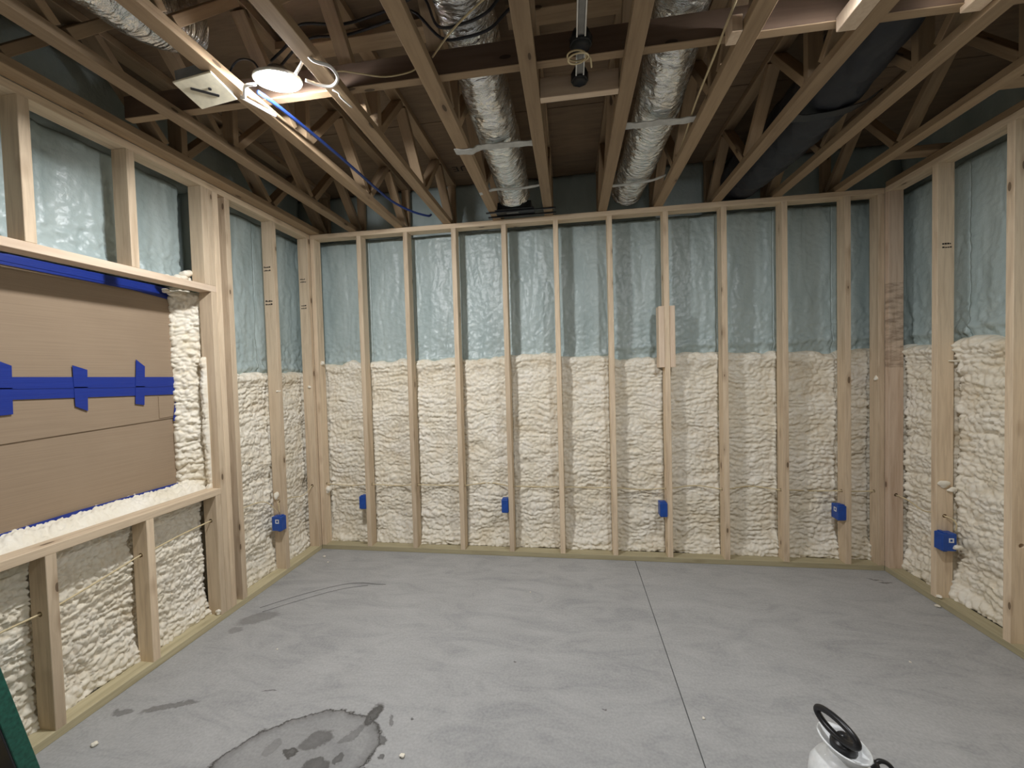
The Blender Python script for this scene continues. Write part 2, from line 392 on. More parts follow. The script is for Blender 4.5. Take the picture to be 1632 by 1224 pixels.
def blue_relief(u, z, seed, zb):
    h = 0.014 * fbm(u * 7, z * 0.9, seed, 3) + 0.009 * fbm(u * 20 + 1.5 * fbm(u * 3, z * 3, seed + 9, 2), z * 2.6, seed + 2, 3) - 0.006 * np.exp(-(np.abs(fbm(u * 6, z * 1.2, seed + 12, 3)) / 0.025) ** 2)
    low = np.clip(1 - (z - zb) / 0.35, 0, 1)
    h = h + (0.0045 + 0.012 * low) * fbm(u * 40, z * 42, seed + 4, 3)
    wz = z + 0.03 * fbm(u * 7, z * 2, seed + 6, 3)
    led = np.exp(-((wz - (zb + 0.05)) / 0.035) ** 2)
    drop = np.clip(((zb + 0.05) - wz) / 0.02, 0, 1)
    return h + 0.014 * led - 0.016 * drop * 0.7

def foam(name, kind, origin, ud, nd, u0, u1, z0, z1, seed, parent, res=0.008, depth=0.09, studs=(), zb=None, sx=0.13, sz=0.042, basebulge=0.03, climb=0.02, edge=0.008, near=1.0, round_=None):
    """A sprayed panel of foam: relief grid plus a skirt back to the wall behind it."""
    nu = max(4, int((u1 - u0) / res)); nz = max(4, int((z1 - z0) / res))
    U, Z = np.meshgrid(np.linspace(u0, u1, nu), np.linspace(z0, z1, nz))
    tz = (Z - z0) / (z1 - z0)
    # ragged top and bottom edges
    rag = 0.035 * fbm(U * 9, U * 0 + seed, seed + 30, 3)
    if kind == 'white':
        Zr = Z + np.clip((tz - 0.9) / 0.1, 0, 1) * rag
        h, cre = white_relief(U, Zr, seed, near, sx, sz)
        h = h + basebulge * np.exp(-((Z - z0) / 0.10) ** 2)
        lip = np.clip((z1 - Z) / 0.02, 0, 1)
        h = h * (0.35 + 0.65 * np.sqrt(lip)) + 0.018 * np.exp(-((Z - (z1 - 0.05)) / 0.04) ** 2) - 0.012 * (1 - lip)
    else:
        zbb = zb if zb is not None else z0 - 9
        Zr = Z + np.clip((tz - 0.95) / 0.05, 0, 1) * rag * 0.35
        h = blue_relief(U, Zr, seed, zbb); cre = U * 0
        h = h - 0.012 * np.clip((Z - (z1 - 0.02)) / 0.02, 0, 1) ** 2
    for s in studs:   # foam that crept onto the stud's side
        d = np.abs(U - s) - 0.019
        amp = climb * np.clip(0.35 + 1.6 * fbm(U * 2, Z * 7, seed + 40, 3), 0, 1.5)
        h = h + np.where(d > -0.002, amp * np.exp(-(d / edge) ** 2), -0.012)
    if round_ is not None:  # rounded left/right ends
        e = np.minimum(U - u0, u1 - U); h = h - round_ * (1 - np.clip(e / round_, 0, 1)) ** 2
    o_ = np.array(origin); ud = np.array(ud, float); nd = np.array(nd, float)
    P = o_ + U[..., None] * ud + Zr[..., None] * np.array([0, 0, 1.0]) + h[..., None] * nd
    V = P.reshape(-1, 3); idx = np.arange(nu * nz).reshape(nz, nu)
    q = np.stack([idx[:-1, :-1], idx[:-1, 1:], idx[1:, 1:], idx[1:, :-1]], -1).reshape(-1, 4)
    if np.dot(np.cross(ud, [0, 0, 1.0]), nd) < 0: q = q[:, ::-1]; flip = True
    else: flip = False
    loop = np.concatenate([idx[0, :], idx[1:, -1], idx[-1, -2::-1], idx[-2:0:-1, 0]])
    back = V[loop] - nd * depth - nd * np.clip((V[loop] - o_) @ nd, -0.05, 0.2)[:, None]
    nb = len(V) + np.arange(len(loop)); l2 = np.roll(loop, -1); n2 = np.roll(nb, -1)
    sk = np.stack([loop, nb, n2, l2], -1)
    if flip: sk = sk[:, ::-1]
    allq = np.concatenate([q, sk]); VV = np.concatenate([V, back])
    me = bpy.data.meshes.new(name)
    me.vertices.add(len(VV)); me.vertices.foreach_set('co', VV.astype(np.float32).ravel())
    me.loops.add(allq.size); me.loops.foreach_set('vertex_index', allq.astype(np.int32).ravel())
    me.polygons.add(len(allq)); me.polygons.foreach_set('loop_start', np.arange(0, allq.size, 4, dtype=np.int32))
    me.polygons.foreach_set('use_smooth', np.ones(len(allq), bool))
    me.update(calc_edges=True)
    a = me.attributes.new('crease_shade', 'FLOAT', 'POINT')
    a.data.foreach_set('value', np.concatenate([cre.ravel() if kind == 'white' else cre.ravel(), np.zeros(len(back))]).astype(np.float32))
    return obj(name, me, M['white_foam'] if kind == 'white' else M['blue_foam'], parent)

def foam_blob(name, loc, size, seed, parent=None, stretch=(1, 1, 1)):
    bm = bmesh.new(); bmesh.ops.create_icosphere(bm, subdivisions=3, radius=1)
    rs = random.Random(seed); ks = [Vector((rs.uniform(-1, 1), rs.uniform(-1, 1), rs.uniform(-1, 1))).normalized() for _ in range(9)]
    for v in bm.verts:
        d = v.co.normalized(); g = max(d.dot(k) for k in ks)
        s = 0.55 + 0.5 * max(0, g) ** 3
        v.co = Vector((d.x * s * stretch[0], d.y * s * stretch[1], d.z * s * stretch[2])) * size
    o = obj(name, bm, M['foam_bit'], parent, smooth=True); o.location = loc
    return o

# ------------------------------------------------------------------ floor
floor = box('floor', -2.62, 2.62, -2.7, 3.62, -0.16, -0.006, M['concrete'], None, 0)
tag(floor, kind='structure')
JX = 0.46
for (x0, x1) in ((-2.62, JX - 0.0025), (JX + 0.0025, 2.62)):
    s = box('slab', x0, x1, -2.7, 3.62, -0.0055, 0.0, M['floor'], floor, 0.0); s.location = Vector(s.location) - Vector(floor.location)

# ------------------------------------------------------------------ stud mesh with a bored hole for the cable
def stud_mesh(ln, hz, mat, w_=0.038, t_=0.089):
    k = ('hole', round(ln, 3), round(hz, 3), mat.name)
    if k in _BM: return _BM[k]
    bm = bmesh.new(); rr = 0.013; s = 0.02
    X = w_ / 2; Y = t_ / 2; c = 0.0018
    # chamfered outline, front face is -Y
    out = [(-X + c, -Y), (X - c, -Y), (X, -Y + c), (X, Y - c), (X - c, Y), (-X + c, Y), (-X, Y - c), (-X, -Y + c)]
    zs = [-ln / 2, -ln / 2 + hz - s, -ln / 2 + hz + s, ln / 2]
    rings = [[bm.verts.new((x, y, z)) for x, y in out] for z in zs]
    for i in range(3):
        for k2 in range(8):
            if i == 1 and k2 in (2, 6): continue
            bm.faces.new((rings[i][k2], rings[i][(k2 + 1) % 8], rings[i + 1][(k2 + 1) % 8], rings[i + 1][k2]))
    bm.faces.new(rings[0][::-1]); bm.faces.new(rings[3])
    hc = zs[1] + s; octs = []
    for side, k2 in ((1, 2), (-1, 6)):
        a, b_ = rings[1][k2], rings[1][(k2 + 1) % 8]; c_, d_ = rings[2][(k2 + 1) % 8], rings[2][k2]
        sq = [a, b_, c_, d_]; x = side * X
        oc = []
        for q in range(8):
            ang = math.atan2(sq[0].co.z - hc, sq[0].co.y) + (1 if side > 0 else -1) * q * math.pi / 4
            oc.append(bm.verts.new((x, rr * math.cos(ang), hc + rr * math.sin(ang))))
        # match corners to the nearest octagon vertex by angle
        def near(v): return min(range(8), key=lambda j: (oc[j].co - (Vector((x, 0, hc)) + (v.co - Vector((x, 0, hc))).normalized() * rr)).length)
        ci = [near(v) for v in sq]
        for q in range(4):
            v0, v1 = sq[q], sq[(q + 1) % 4]; i0, i1 = ci[q], ci[(q + 1) % 4]
            chain = [i0]; step = 1 if ((i1 - i0) % 8) <= 4 else -1
            while chain[-1] != i1: chain.append((chain[-1] + step) % 8)
            bm.faces.new([v0, v1] + [oc[j] for j in chain[::-1]])
        octs.append(oc)
    A, B = octs
    key = lambda v: math.atan2(v.co.z - hc, v.co.y)
    A = sorted(A, key=key); B = sorted(B, key=key)
    for q in range(8): bm.faces.new((A[q], A[(q + 1) % 8], B[(q + 1) % 8], B[q]))
    bmesh.ops.recalc_face_normals(bm, faces=bm.faces[:])
    me = bpy.data.meshes.new('stud'); bm.to_mesh(me); bm.free(); me.materials.append(mat); _BM[k] = me
    return me

def stud(parent, cx, cy, z0, z1, rot=0.0, hole=None, mat=None, name='stud'):
    mat = mat or M['stud']; ln = z1 - z0
    if hole is not None: me = stud_mesh(ln, hole - z0, mat)
    else:
        k = ('plain', round(ln, 3), mat.name)
        if k not in _BM:
            bm = bmesh.new(); bm_box(bm, -0.019, 0.019, -0.0445, 0.0445, -ln / 2, ln / 2, 0.0018)
            me = bpy.data.meshes.new('stud'); bm.to_mesh(me); bm.free(); me.materials.append(mat); _BM[k] = me
        me = _BM[k]
    o = obj(name, me, None, parent); o.location = (cx, cy, (z0 + z1) / 2); o.rotation_euler = (0, 0, rot)
    return o

ZP = H - 0.038   # underside of top plates
# ------------------------------------------------------------------ back wall
def slab_wall(name, x0, x1, y0, y1, z0=0, z1=T):
    bm = bmesh.new(); bm_box(bm, x0, x1, y0, y1, z0, z1); o = obj(name, bm, M['concrete']); tag(o, kind='structure'); return o
wb = slab_wall('wall_back', -2.62, 2.62, D + 0.30, D + 0.44)
board('bottom_plate', (-L, D + 0.0445, 0.019), (R, D + 0.0445, 0.019), 0.089, 0.038, M['treated'], wb)
board('top_plate', (-L, D + 0.0445, H - 0.019), (R, D + 0.0445, H - 0.019), 0.089, 0.038, M['stud'], wb)
bx = [S0 + i * S for i in range(10)]
corner_l, corner_r = -L + 0.019, R - 0.019
for x in [corner_l] + bx:
    stud(wb, x, D + 0.0445, 0.038, ZP, hole=0.555)
stud(wb, corner_r, D + 0.0445, 0.038, ZP, hole=0.555)
for (x, w_) in ((bx[6] - 0.019 - 0.0215, 0.041), (bx[6] + 0.019 + 0.0195, 0.036)):
    board('scab_board', (x, D + 0.044, 1.484), (x, D + 0.044, 1.943), w_, 0.092, M['scab'], wb, up=(0, 1, 0))
edges_ = [-2.40] + bx + [2.45]
tops = [1.60, 1.61, 1.615, 1.60, 1.625, 1.60, 1.60, 1.615, 1.61, 1.60, 1.60]
FB = 0.150     # white face behind the stud front
for i in range(11):
    u0, u1 = edges_[i], edges_[i + 1]
    st = [s for s in (corner_l if i == 0 else edges_[i], corner_r if i == 10 else edges_[i + 1])]
    right = i >= 6
    foam('white_foam', 'white', (0, D + FB, 0), (1, 0, 0), (0, -1, 0), u0, u1, 0.036, tops[i] - (0.03 if right else 0.0), 3, wb, res=0.0072, depth=0.14, studs=st, sx=0.15 if right else 0.11, sz=0.036 if right else 0.043)
    foam('blue_foam', 'blue', (0, D + FB + 0.035, 0), (1, 0, 0), (0, -1, 0), u0, u1, 1.50, ZP + 0.020, 50, wb, res=0.009, depth=0.10, studs=[], zb=1.60 if right else 1.54)
# rim above the plate
foam('rim_foam', 'blue', (0, D + 0.24, 0), (1, 0, 0), (0, -1, 0), -2.5, 2.5, H - 0.02, T, 60, wb, res=0.03, depth=0.06)

# ------------------------------------------------------------------ left wall
wl = slab_wall('wall_left', -L - 0.46, -L - 0.30, -2.7, 0.30)
wl2 = bmesh.new()
for b_ in ((-L - 0.46, -L - 0.30, -2.7, 0.30, 0, T), (-L - 0.46, -L - 0.30, 2.14, D + 0.44, 0, T), (-L - 0.46, -L - 0.30, 0.30, 2.14, 0, 0.80), (-L - 0.46, -L - 0.30, 0.30, 2.14, 2.06, T)):
    bm_box(wl2, *b_)
old = wl.data; me = bpy.data.meshes.new('wall_left'); wl2.to_mesh(me); wl2.free(); me.materials.append(M['concrete']); wl.data = me
XL = -L - 0.0445
board('bottom_plate', (XL, -2.6, 0.019), (XL, D, 0.019), 0.089, 0.038, M['treated'], wl)
board('top_plate', (XL, -2.6, H - 0.019), (XL, D, H - 0.019), 0.089, 0.038, M['stud'], wl)
RY = math.pi / 2
HR = math.pi / 2
hl = lambda y: 0.53 + (y - 1.3) * 0.12 if y < 2.2 else 0.60
stud(wl, XL, 3.148, 0.038, ZP, RY, hole=0.56)
stud(wl, XL, 2.748, 0.038, ZP, RY, hole=0.555)
stud(wl, XL, 2.336, 0.038, ZP, RY)
stud(wl, XL, 2.249, 0.038, ZP, RY, hole=0.62, name='king_stud')
stud(wl, XL, 2.2095, 0.038, 2.020, RY, hole=0.62, name='jack_stud')
stud(wl, XL, 2.2095, 2.058, ZP, RY, name='cripple_stud')
stud(wl, XL, 2.170, 2.058, ZP, RY, name='cripple_stud')
stud(wl, XL, 2.170, 0.038, 0.775, RY, hole=0.62, name='cripple_stud')
for y in (1.762, 1.362, 0.95, 0.545):
    stud(wl, XL, y, 2.058, ZP, RY, name='cripple_stud')
    stud(wl, XL, y, 0.038, 0.775, RY, hole=0.53 + max(0, y - 1.36) * 0.16, name='cripple_stud')
for y in (0.10, -0.31, -0.72, -1.12):
    stud(wl, XL, y, 0.038, ZP, RY)
board('header_plate', (XL, 0.12, 2.039), (XL, 2.2285, 2.039), 0.089, 0.038, M['scab'], wl)
board('sill_plate', (XL, 0.12, 0.794), (XL, 2.1895, 0.794), 0.089, 0.038, M['stud'], wl)
# foam of the left wall; u runs along +Y
def lf(kind, u0, u1, z0, z1, seed, off=0.0, **k):
    return foam(kind + '_foam', kind, (-L - FB - off, 0, 0), (0, 1, 0), (1, 0, 0), u0, u1, z0, z1, seed, wl, **k)
lf('white', 2.748, 3.30, 0.036, 1.53, 13, res=0.0075, depth=0.14, studs=[2.748, 3.148], sx=0.055, sz=0.04)
lf('white', 2.26, 2.748, 0.036, 1.535, 13, res=0.007, depth=0.14, studs=[2.336, 2.748], sx=0.055, sz=0.04)
lf('blue', 2.748, 3.38, 1.44, ZP + 0.022, 51, 0.035, res=0.009, depth=0.1, zb=1.50)
lf('blue', 2.26, 2.748, 1.44, ZP + 0.022, 51, 0.035, res=0.009, depth=0.1, zb=1.50)
for (a, b_) in ((1.762, 2.170), (1.362, 1.762), (0.95, 1.362), (0.545, 0.95)):
    lf('white', a, b_, 0.036, 0.80, 17, res=0.0058, depth=0.14, studs=[a, b_], sx=0.085, sz=0.036, near=1.15)
    lf('blue', a, b_, 2.05, ZP + 0.022, 55, 0.03, res=0.0075, depth=0.1, zb=2.04)
foam('jack_foam', 'white', (-L - 0.075, 2.189, 0), (1, 0, 0), (0, -1, 0), -0.016, 0.016, 0.81, 1.63, 27, wl, res=0.005, depth=0.004, sx=0.05, sz=0.04, basebulge=0.0, near=0.6, round_=0.008)
lf('white', 0.1, 0.545, 0.036, 0.80, 17, res=0.02, depth=0.14)
lf('white', -2.6, 0.1, 0.036, 1.53, 17, res=0.03, depth=0.14)
lf('blue', -2.6, 0.545, 2.05, ZP + 0.022, 55, 0.03, res=0.03, depth=0.1)
lf('blue', -2.6, 0.1, 1.50, 2.05, 55, 0.03, res=0.03, depth=0.1)
# foam round the window: the jamb strip, the stool strip below, and lumps at the head
foam('jamb_foam', 'white', (-L - 0.175, 2.19, 0), (0.62, 0.78, 0), (0.78, -0.62, 0), -0.095, 0.105, 0.80, 2.035, 21, wl, res=0.0055, depth=0.10, sx=0.10, sz=0.045, basebulge=0.0, near=1.2, round_=0.02)
def stool(u0, u1, seed):
    # foam bed lying along the sill: relief lifted upwards
    nu = int((u1 - u0) / 0.007); nv = 26
    U, W = np.meshgrid(np.linspace(u0, u1, nu), np.linspace(0, 1, nv))
    h, cr_ = white_relief(U, W * 0.2, seed, 1.1, 0.07, 0.05)
    prof = np.sin(np.pi * np.clip(W, 0, 1)) ** 0.6
    X = -L - 0.085 - 0.15 * W + 0.008 * fbm(U * 20, W * 3, seed, 3); Z = 0.765 + 0.085 * W ** 0.8 + h * prof * 1.2 + 0.014 * np.clip(fbm(U * 60, W * 9, seed + 4, 3), 0, 1) * W
    V = np.stack([X, U, Z], -1).reshape(-1, 3)
    bmv = bmesh.new(); vs = [bmv.verts.new(p) for p in V]
    for j in range(nv - 1):
        for i in range(nu - 1):
            bmv.faces.new((vs[j * nu + i], vs[j * nu + i + 1], vs[(j + 1) * nu + i + 1], vs[(j + 1) * nu + i]))
    bmesh.ops.recalc_face_normals(bmv, faces=bmv.faces[:])
    if bmv.faces[0].normal.z < 0: bmesh.ops.reverse_faces(bmv, faces=bmv.faces[:])
    return obj('stool_foam', bmv, M['white_foam'], wl, smooth=True)
stool(0.4, 2.19, 23)
for k, (y, z, s) in enumerate(((2.115, 2.085, 0.035), (2.14, 2.12, 0.032), (2.075, 2.075, 0.03), (2.02, 2.07, 0.026), (2.155, 2.08, 0.03))):
    foam_blob('foam_lump', (-L - 0.12 + 0.01 * (k % 2), y, z), s, k + 3, wl, (1, 1.3, 0.9))
for k, (y, z, s) in enumerate(((2.10, 2.000, 0.028), (2.06, 2.008, 0.02), (2.135, 2.005, 0.03), (2.165, 2.00, 0.026))):
    foam_blob('foam_lump', (-L - 0.17, y, z), s, k + 13, wl, (1, 1.4, 0.7))
foam('rim_foam', 'blue', (-L - 0.22, 0, 0), (0, 1, 0), (1, 0, 0), -2.6, 3.35, H - 0.02, T, 61, wl, res=0.04, depth=0.06)

# window opening: frame in the concrete behind the cardboard
wn = box('window_1', -L - 0.40, -L - 0.34, 0.30, 2.14, 0.80, 2.06, new_mat('window_pane', (0.05, 0.06, 0.07), 0.1)[0], None, 0.0)
tag(wn, kind='structure')
for (y0, y1, z0, z1) in ((0.30, 2.14, 0.80, 0.85), (0.30, 2.14, 2.01, 2.06), (0.30, 0.35, 0.85, 2.01), (2.09, 2.14, 0.85, 2.01), (1.20, 1.24, 0.85, 2.01)):
    q = box('frame', -L - 0.345, -L - 0.31, y0, y1, z0, z1, M['tank_white'], wn); q.location = Vector(q.location) - Vector(wn.location)

# ------------------------------------------------------------------ right wall
wr = slab_wall('wall_right', R + 0.30, R + 0.44, -2.7, D + 0.44)
XR = R + 0.0445
board('bottom_plate', (XR, -2.6, 0.019), (XR, D, 0.019), 0.089, 0.038, M['treated'], wr)
board('top_plate', (XR, -2.6, H - 0.019), (XR, D, H - 0.019), 0.089, 0.038, M['stud'], wr)
board('top_plate', (XR + 0.004, -2.6, H + 0.020), (XR + 0.004, D, H + 0.020), 0.089, 0.037, M['truss'], wr)
stud(wr, XR, 3.148, 0.038, ZP, -RY, hole=0.555, mat=M['stained'])
ry_ = [2.780, 2.360, 1.953, 1.547, 1.14, 0.734, 0.327, -0.08, -0.486]
for y in ry_: stud(wr, XR, y, 0.038, ZP, -RY, hole=0.54)
def rf(kind, u0, u1, z0, z1, seed, off=0.0, **k):
    return foam(kind + '_foam', kind, (R + FB + off, 0, 0), (0, 1, 0), (-1, 0, 0), u0, u1, z0, z1, seed, wr, **k)
prev = 3.30
for i, y in enumerate(ry_[:4]):
    rs_ = 0.0068 if i < 3 else 0.02
    rf('white', y, prev, 0.036, (1.585, 1.61, 1.60, 1.6)[i], 33, res=rs_, depth=0.14, studs=[y, 3.148 if i == 0 else prev], sx=0.12, sz=0.046, near=1.15)
    rf('blue', y, prev if i else 3.38, 1.50, ZP + 0.022, 57, 0.035, res=0.009 if i < 3 else 0.02, depth=0.1, zb=(1.60, 1.63, 1.62, 1.6)[i])
    prev = y
rf('white', -2.6, prev, 0.036, 1.6, 33, res=0.03, depth=0.14)
rf('blue', -2.6, prev, 1.5, ZP - 0.02, 57, 0.035, res=0.03, depth=0.1)
foam('rim_foam', 'blue', (R + 0.24, 0, 0), (0, 1, 0), (-1, 0, 0), -2.6, 3.35, H - 0.02, T, 62, wr, res=0.04, depth=0.06)
# loose foam on the right studs
for k, (x, y, z, s, st_) in enumerate(((R + 0.035, 2.752, 0.735, 0.030, (1.2, .5, .9)), (R + 0.075, 2.752, 0.705, 0.024, (1.3, .5, .7)), (R + 0.085, 2.754, 1.475, 0.022, (1.6, .4, .35)), (R + 0.012, 2.75, 0.05, 0.016, (1.2, 1, .6)))):
    foam_blob('foam_lump', (x, y, z), s, 40 + k, wr, st_)
for k, (x, y, z, s, st_) in enumerate(((corner_r - 0.02, D + 0.02, 1.37, 0.02, (0.9, .8, 1.1)), (corner_r + 0.06, D - 0.006, 1.50, 0.02, (1.3, .5, .6)), (-L + 0.045, D + 0.04, 1.60, 0.02, (1, 1, 1)), (-L + 0.05, D + 0.05, 0.50, 0.03, (1, 1, 1.3)))):
    foam_blob('foam_lump', (x, y, z), s, 60 + k, wb, st_)
for k, (x, y, z, s, st_) in enumerate(((-L - 0.012, 2.742, 1.385, 0.02, (.8, 1.3, .5)), (-L - 0.055, 2.722, 0.60, 0.026, (.8, .6, 1.3)), (-L - 0.03, 3.13, 1.40, 0.018, (1, 1, .8)), (-L - 0.02, 2.155, 0.055, 0.02, (1, 1, 1)), (-L - 0.04, 1.15, 0.045, 0.016, (1, 2, .5)))):
    foam_blob('foam_lump', (x, y, z), s, 70 + k, wl, st_)

wf = slab_wall('wall_front', -2.62, 2.62, -2.84, -2.7)
wf.data.materials.clear(); wf.data.materials.append(plain('far_wall', (0.40, 0.38, 0.34), 0.8))

# ------------------------------------------------------------------ cardboard window cover with tape
XC = -L - 0.215
cb = empty('cardboard_cover', (XC, 1.3, 0.8))
tag(cb, 'brown cardboard sheets and blue tape covering the window opening on the left', 'cardboard')
def P_(o): o.location = Vector(o.location) - Vector(cb.location); return o
def quad_plate(name, pts, th, mat, xoff=0.0, nseg=1):
    """Flat plate in the YZ plane from a polygon of (y, z), th thick towards the wall."""
    bm = bmesh.new(); f = [bm.verts.new((xoff + XC - cb.location.x, y - cb.location.y, z - cb.location.z)) for y, z in pts]
    bk = [bm.verts.new((v.co.x - th, v.co.y, v.co.z)) for v in f]
    bm.faces.new(f); bm.faces.new(bk[::-1])
    for i in range(len(f)): bm.faces.new((f[i], bk[i], bk[(i + 1) % len(f)], f[(i + 1) % len(f)]))
    bmesh.ops.recalc_face_normals(bm, faces=bm.faces[:])
    return obj(name, bm, mat, cb)
quad_plate('cardboard_sheet', [(0.36, 1.20), (2.13, 1.263), (2.13, 2.03), (0.36, 2.03)], 0.005, M['cardboard'], 0.004)
quad_plate('cardboard_sheet', [(0.36, 0.80), (2.13, 0.80), (2.13, 1.280), (0.36, 1.215)], 0.005, M['cardboard'], -0.002)
quad_plate('cardboard_flap', [(2.015, 1.268), (2.12, 1.272), (2.12, 1.395), (2.015, 1.395)], 0.004, M['cardboard'], 0.008)
TP = 0.0105
quad_plate('tape_strip', [(0.36, 1.385), (1.2, 1.425), (2.15, 1.400), (2.15, 1.505), (1.2, 1.520), (0.36, 1.51)], 0.002, M['tape'], TP)
quad_plate('tape_strip', [(0.36, 1.448), (1.30, 1.468), (2.0, 1.45), (2.15, 1.455), (2.15, 1.459), (2.0, 1.456), (1.30, 1.473), (0.36, 1.452)], 0.003, M['tape'], TP + 0.0022)
for pts in ([(1.33, 1.355), (1.395, 1.358), (1.40, 1.565), (1.33, 1.60)], [(1.615, 1.372), (1.665, 1.345), (1.672, 1.548), (1.612, 1.57)], [(1.885, 1.362), (1.932, 1.352), (1.945, 1.568), (1.90, 1.605)]):
    quad_plate('tape_tab', pts, 0.0015, M['tape'], TP + 0.0022)
quad_plate('tape_strip', [(2.09, 1.245), (2.16, 1.225), (2.16, 1.64), (2.125, 1.64), (2.118, 1.42)], 0.0015, M['tape'], TP + 0.003)
quad_plate('tape_strip', [(0.36, 1.985), (1.2, 1.995), (1.9, 1.985), (2.14, 1.965), (2.14, 2.035), (0.36, 2.05)], 0.002, M['tape'], TP)
quad_plate('tape_strip', [(0.36, 1.99), (1.2, 2.01), (1.9, 1.998), (2.14, 1.985), (2.14, 1.989), (1.9, 2.004), (1.2, 2.016), (0.36, 1.996)], 0.004, M['tape'], TP + 0.003)
quad_plate('tape_strip', [(0.36, 0.80), (2.13, 0.80), (2.13, 0.868), (1.6, 0.872), (0.9, 0.855), (0.36, 0.858)], 0.002, M['tape'], TP)

# ------------------------------------------------------------------ ceiling: subfloor sheets
ceil = box('ceiling', -2.62, 2.62, -2.84, 3.62, T + 0.020, T + 0.05, M['hole_dark'], None, 0); tag(ceil, kind='structure')
ys = [-2.35, -1.13, 0.092, 1.312, 2.54, 3.61]; rows = 0
for j in range(5):
    xs = ([-2.6, -0.54, 1.90, 2.6] if j % 2 else [-2.6, -1.76, 0.675, 2.6])
    for i in range(3):
        q = box('subfloor_panel', xs[i] + 0.0015, xs[i + 1] - 0.0015, ys[j] + 0.003, ys[j + 1] - 0.003, T, T + 0.019, M['plywood'], ceil, 0)
        q.location = Vector(q.location) - Vector(ceil.location)
        if j == 4 and i == 0: text_panel = q
fc = bpy.data.curves.new('panel_lettering', 'FONT'); fc.body = 'LUE P'; fc.size = 0.105; fc.extrude = 0.0004; fc.space_character = 1.15
fo = bpy.data.objects.new('panel_lettering', fc); COL.objects.link(fo); fc.materials.append(M['ink'])
fo.parent = text_panel; fo.rotation_euler = (0, math.pi, 0)
fo.location = Vector((-0.69, 3.105, T - 0.001)) - Vector(text_panel.location) - Vector(ceil.location)

# ------------------------------------------------------------------ floor trusses
tx = [-2.110] + [-1.765 + S * i for i in range(10)]
where = ['flush with the left wall plate', 'first one out from the left wall', 'immediately left of the lit lamp',
         'just right of the lit lamp', 'immediately left of the middle foil duct',
         'between the middle foil duct and the hanger bar', 'between the hanger bar and the right foil duct', 'immediately right of the right foil duct',
         'left of the black duct, with lit scrap block', 'right of the black duct', 'nearest the right wall, tied by two blocks']
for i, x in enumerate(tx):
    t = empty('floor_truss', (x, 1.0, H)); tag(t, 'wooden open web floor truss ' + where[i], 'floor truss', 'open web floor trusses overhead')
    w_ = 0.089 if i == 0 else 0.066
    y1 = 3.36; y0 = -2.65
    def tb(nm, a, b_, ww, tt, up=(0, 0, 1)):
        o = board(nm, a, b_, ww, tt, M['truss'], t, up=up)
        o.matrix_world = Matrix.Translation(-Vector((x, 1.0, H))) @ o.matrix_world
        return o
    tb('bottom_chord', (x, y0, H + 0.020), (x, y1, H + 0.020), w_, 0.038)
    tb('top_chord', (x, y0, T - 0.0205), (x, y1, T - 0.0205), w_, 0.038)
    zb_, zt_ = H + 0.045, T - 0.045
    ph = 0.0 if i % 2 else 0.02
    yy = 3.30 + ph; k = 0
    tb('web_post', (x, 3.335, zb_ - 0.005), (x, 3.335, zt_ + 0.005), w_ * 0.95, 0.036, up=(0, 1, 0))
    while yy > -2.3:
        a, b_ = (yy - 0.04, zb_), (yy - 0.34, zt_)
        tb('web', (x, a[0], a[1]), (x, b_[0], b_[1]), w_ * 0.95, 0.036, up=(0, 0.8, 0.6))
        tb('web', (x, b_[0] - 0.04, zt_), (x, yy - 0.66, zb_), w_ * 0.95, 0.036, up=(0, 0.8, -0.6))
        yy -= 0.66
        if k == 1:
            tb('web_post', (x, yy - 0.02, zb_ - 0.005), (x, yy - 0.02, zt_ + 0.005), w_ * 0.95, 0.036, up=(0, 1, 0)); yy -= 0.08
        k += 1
# ------------------------------------------------------------------ strongback across the trusses
sbk = empty('strongback', (0, 1.68, H + 0.04)); tag(sbk, 'long timber strongback coloured as if shaded, crossing above all the truss bottom chords', 'timber')
def ob(e, o): o.matrix_world = Matrix.Translation(-Vector(e.location)) @ o.matrix_world; return o
ob(sbk, board('strongback_board', (-2.05, 1.679, H + 0.095), (2.1, 1.679, H + 0.095), 0.036, 0.100, M['shaded_wood'], sbk))
ob(sbk, board('lit_edge_strip', (-2.05, 1.679, H + 0.0335 + 0.008), (2.1, 1.679, H + 0.0335 + 0.008), 0.040, 0.004, M['truss'], sbk))  # pale strip added to stand for the board's lit underside
for xa, xb, lab in ((-1.33, -0.52, 'pale flat ledger board high above the strongback, left of the middle foil duct'), (-0.24, 0.25, 'pale flat ledger board high above the strongback, behind the hanger bar')):
    ld = board('top_ledger', (xa, 1.80, T - 0.06), (xb, 1.80, T - 0.06), 0.089, 0.036, M['truss']); tag(ld, lab, 'timber', 'ledger boards above the strongback')
bl = board('blocking_board', (tx[5] + 0.034, 1.838, H + 0.046), (tx[6] - 0.034, 1.838, H + 0.046), 0.036, 0.089, M['scab'])
tag(bl, 'pale nailed blocking board between two trusses under the hanging boxes', 'timber')
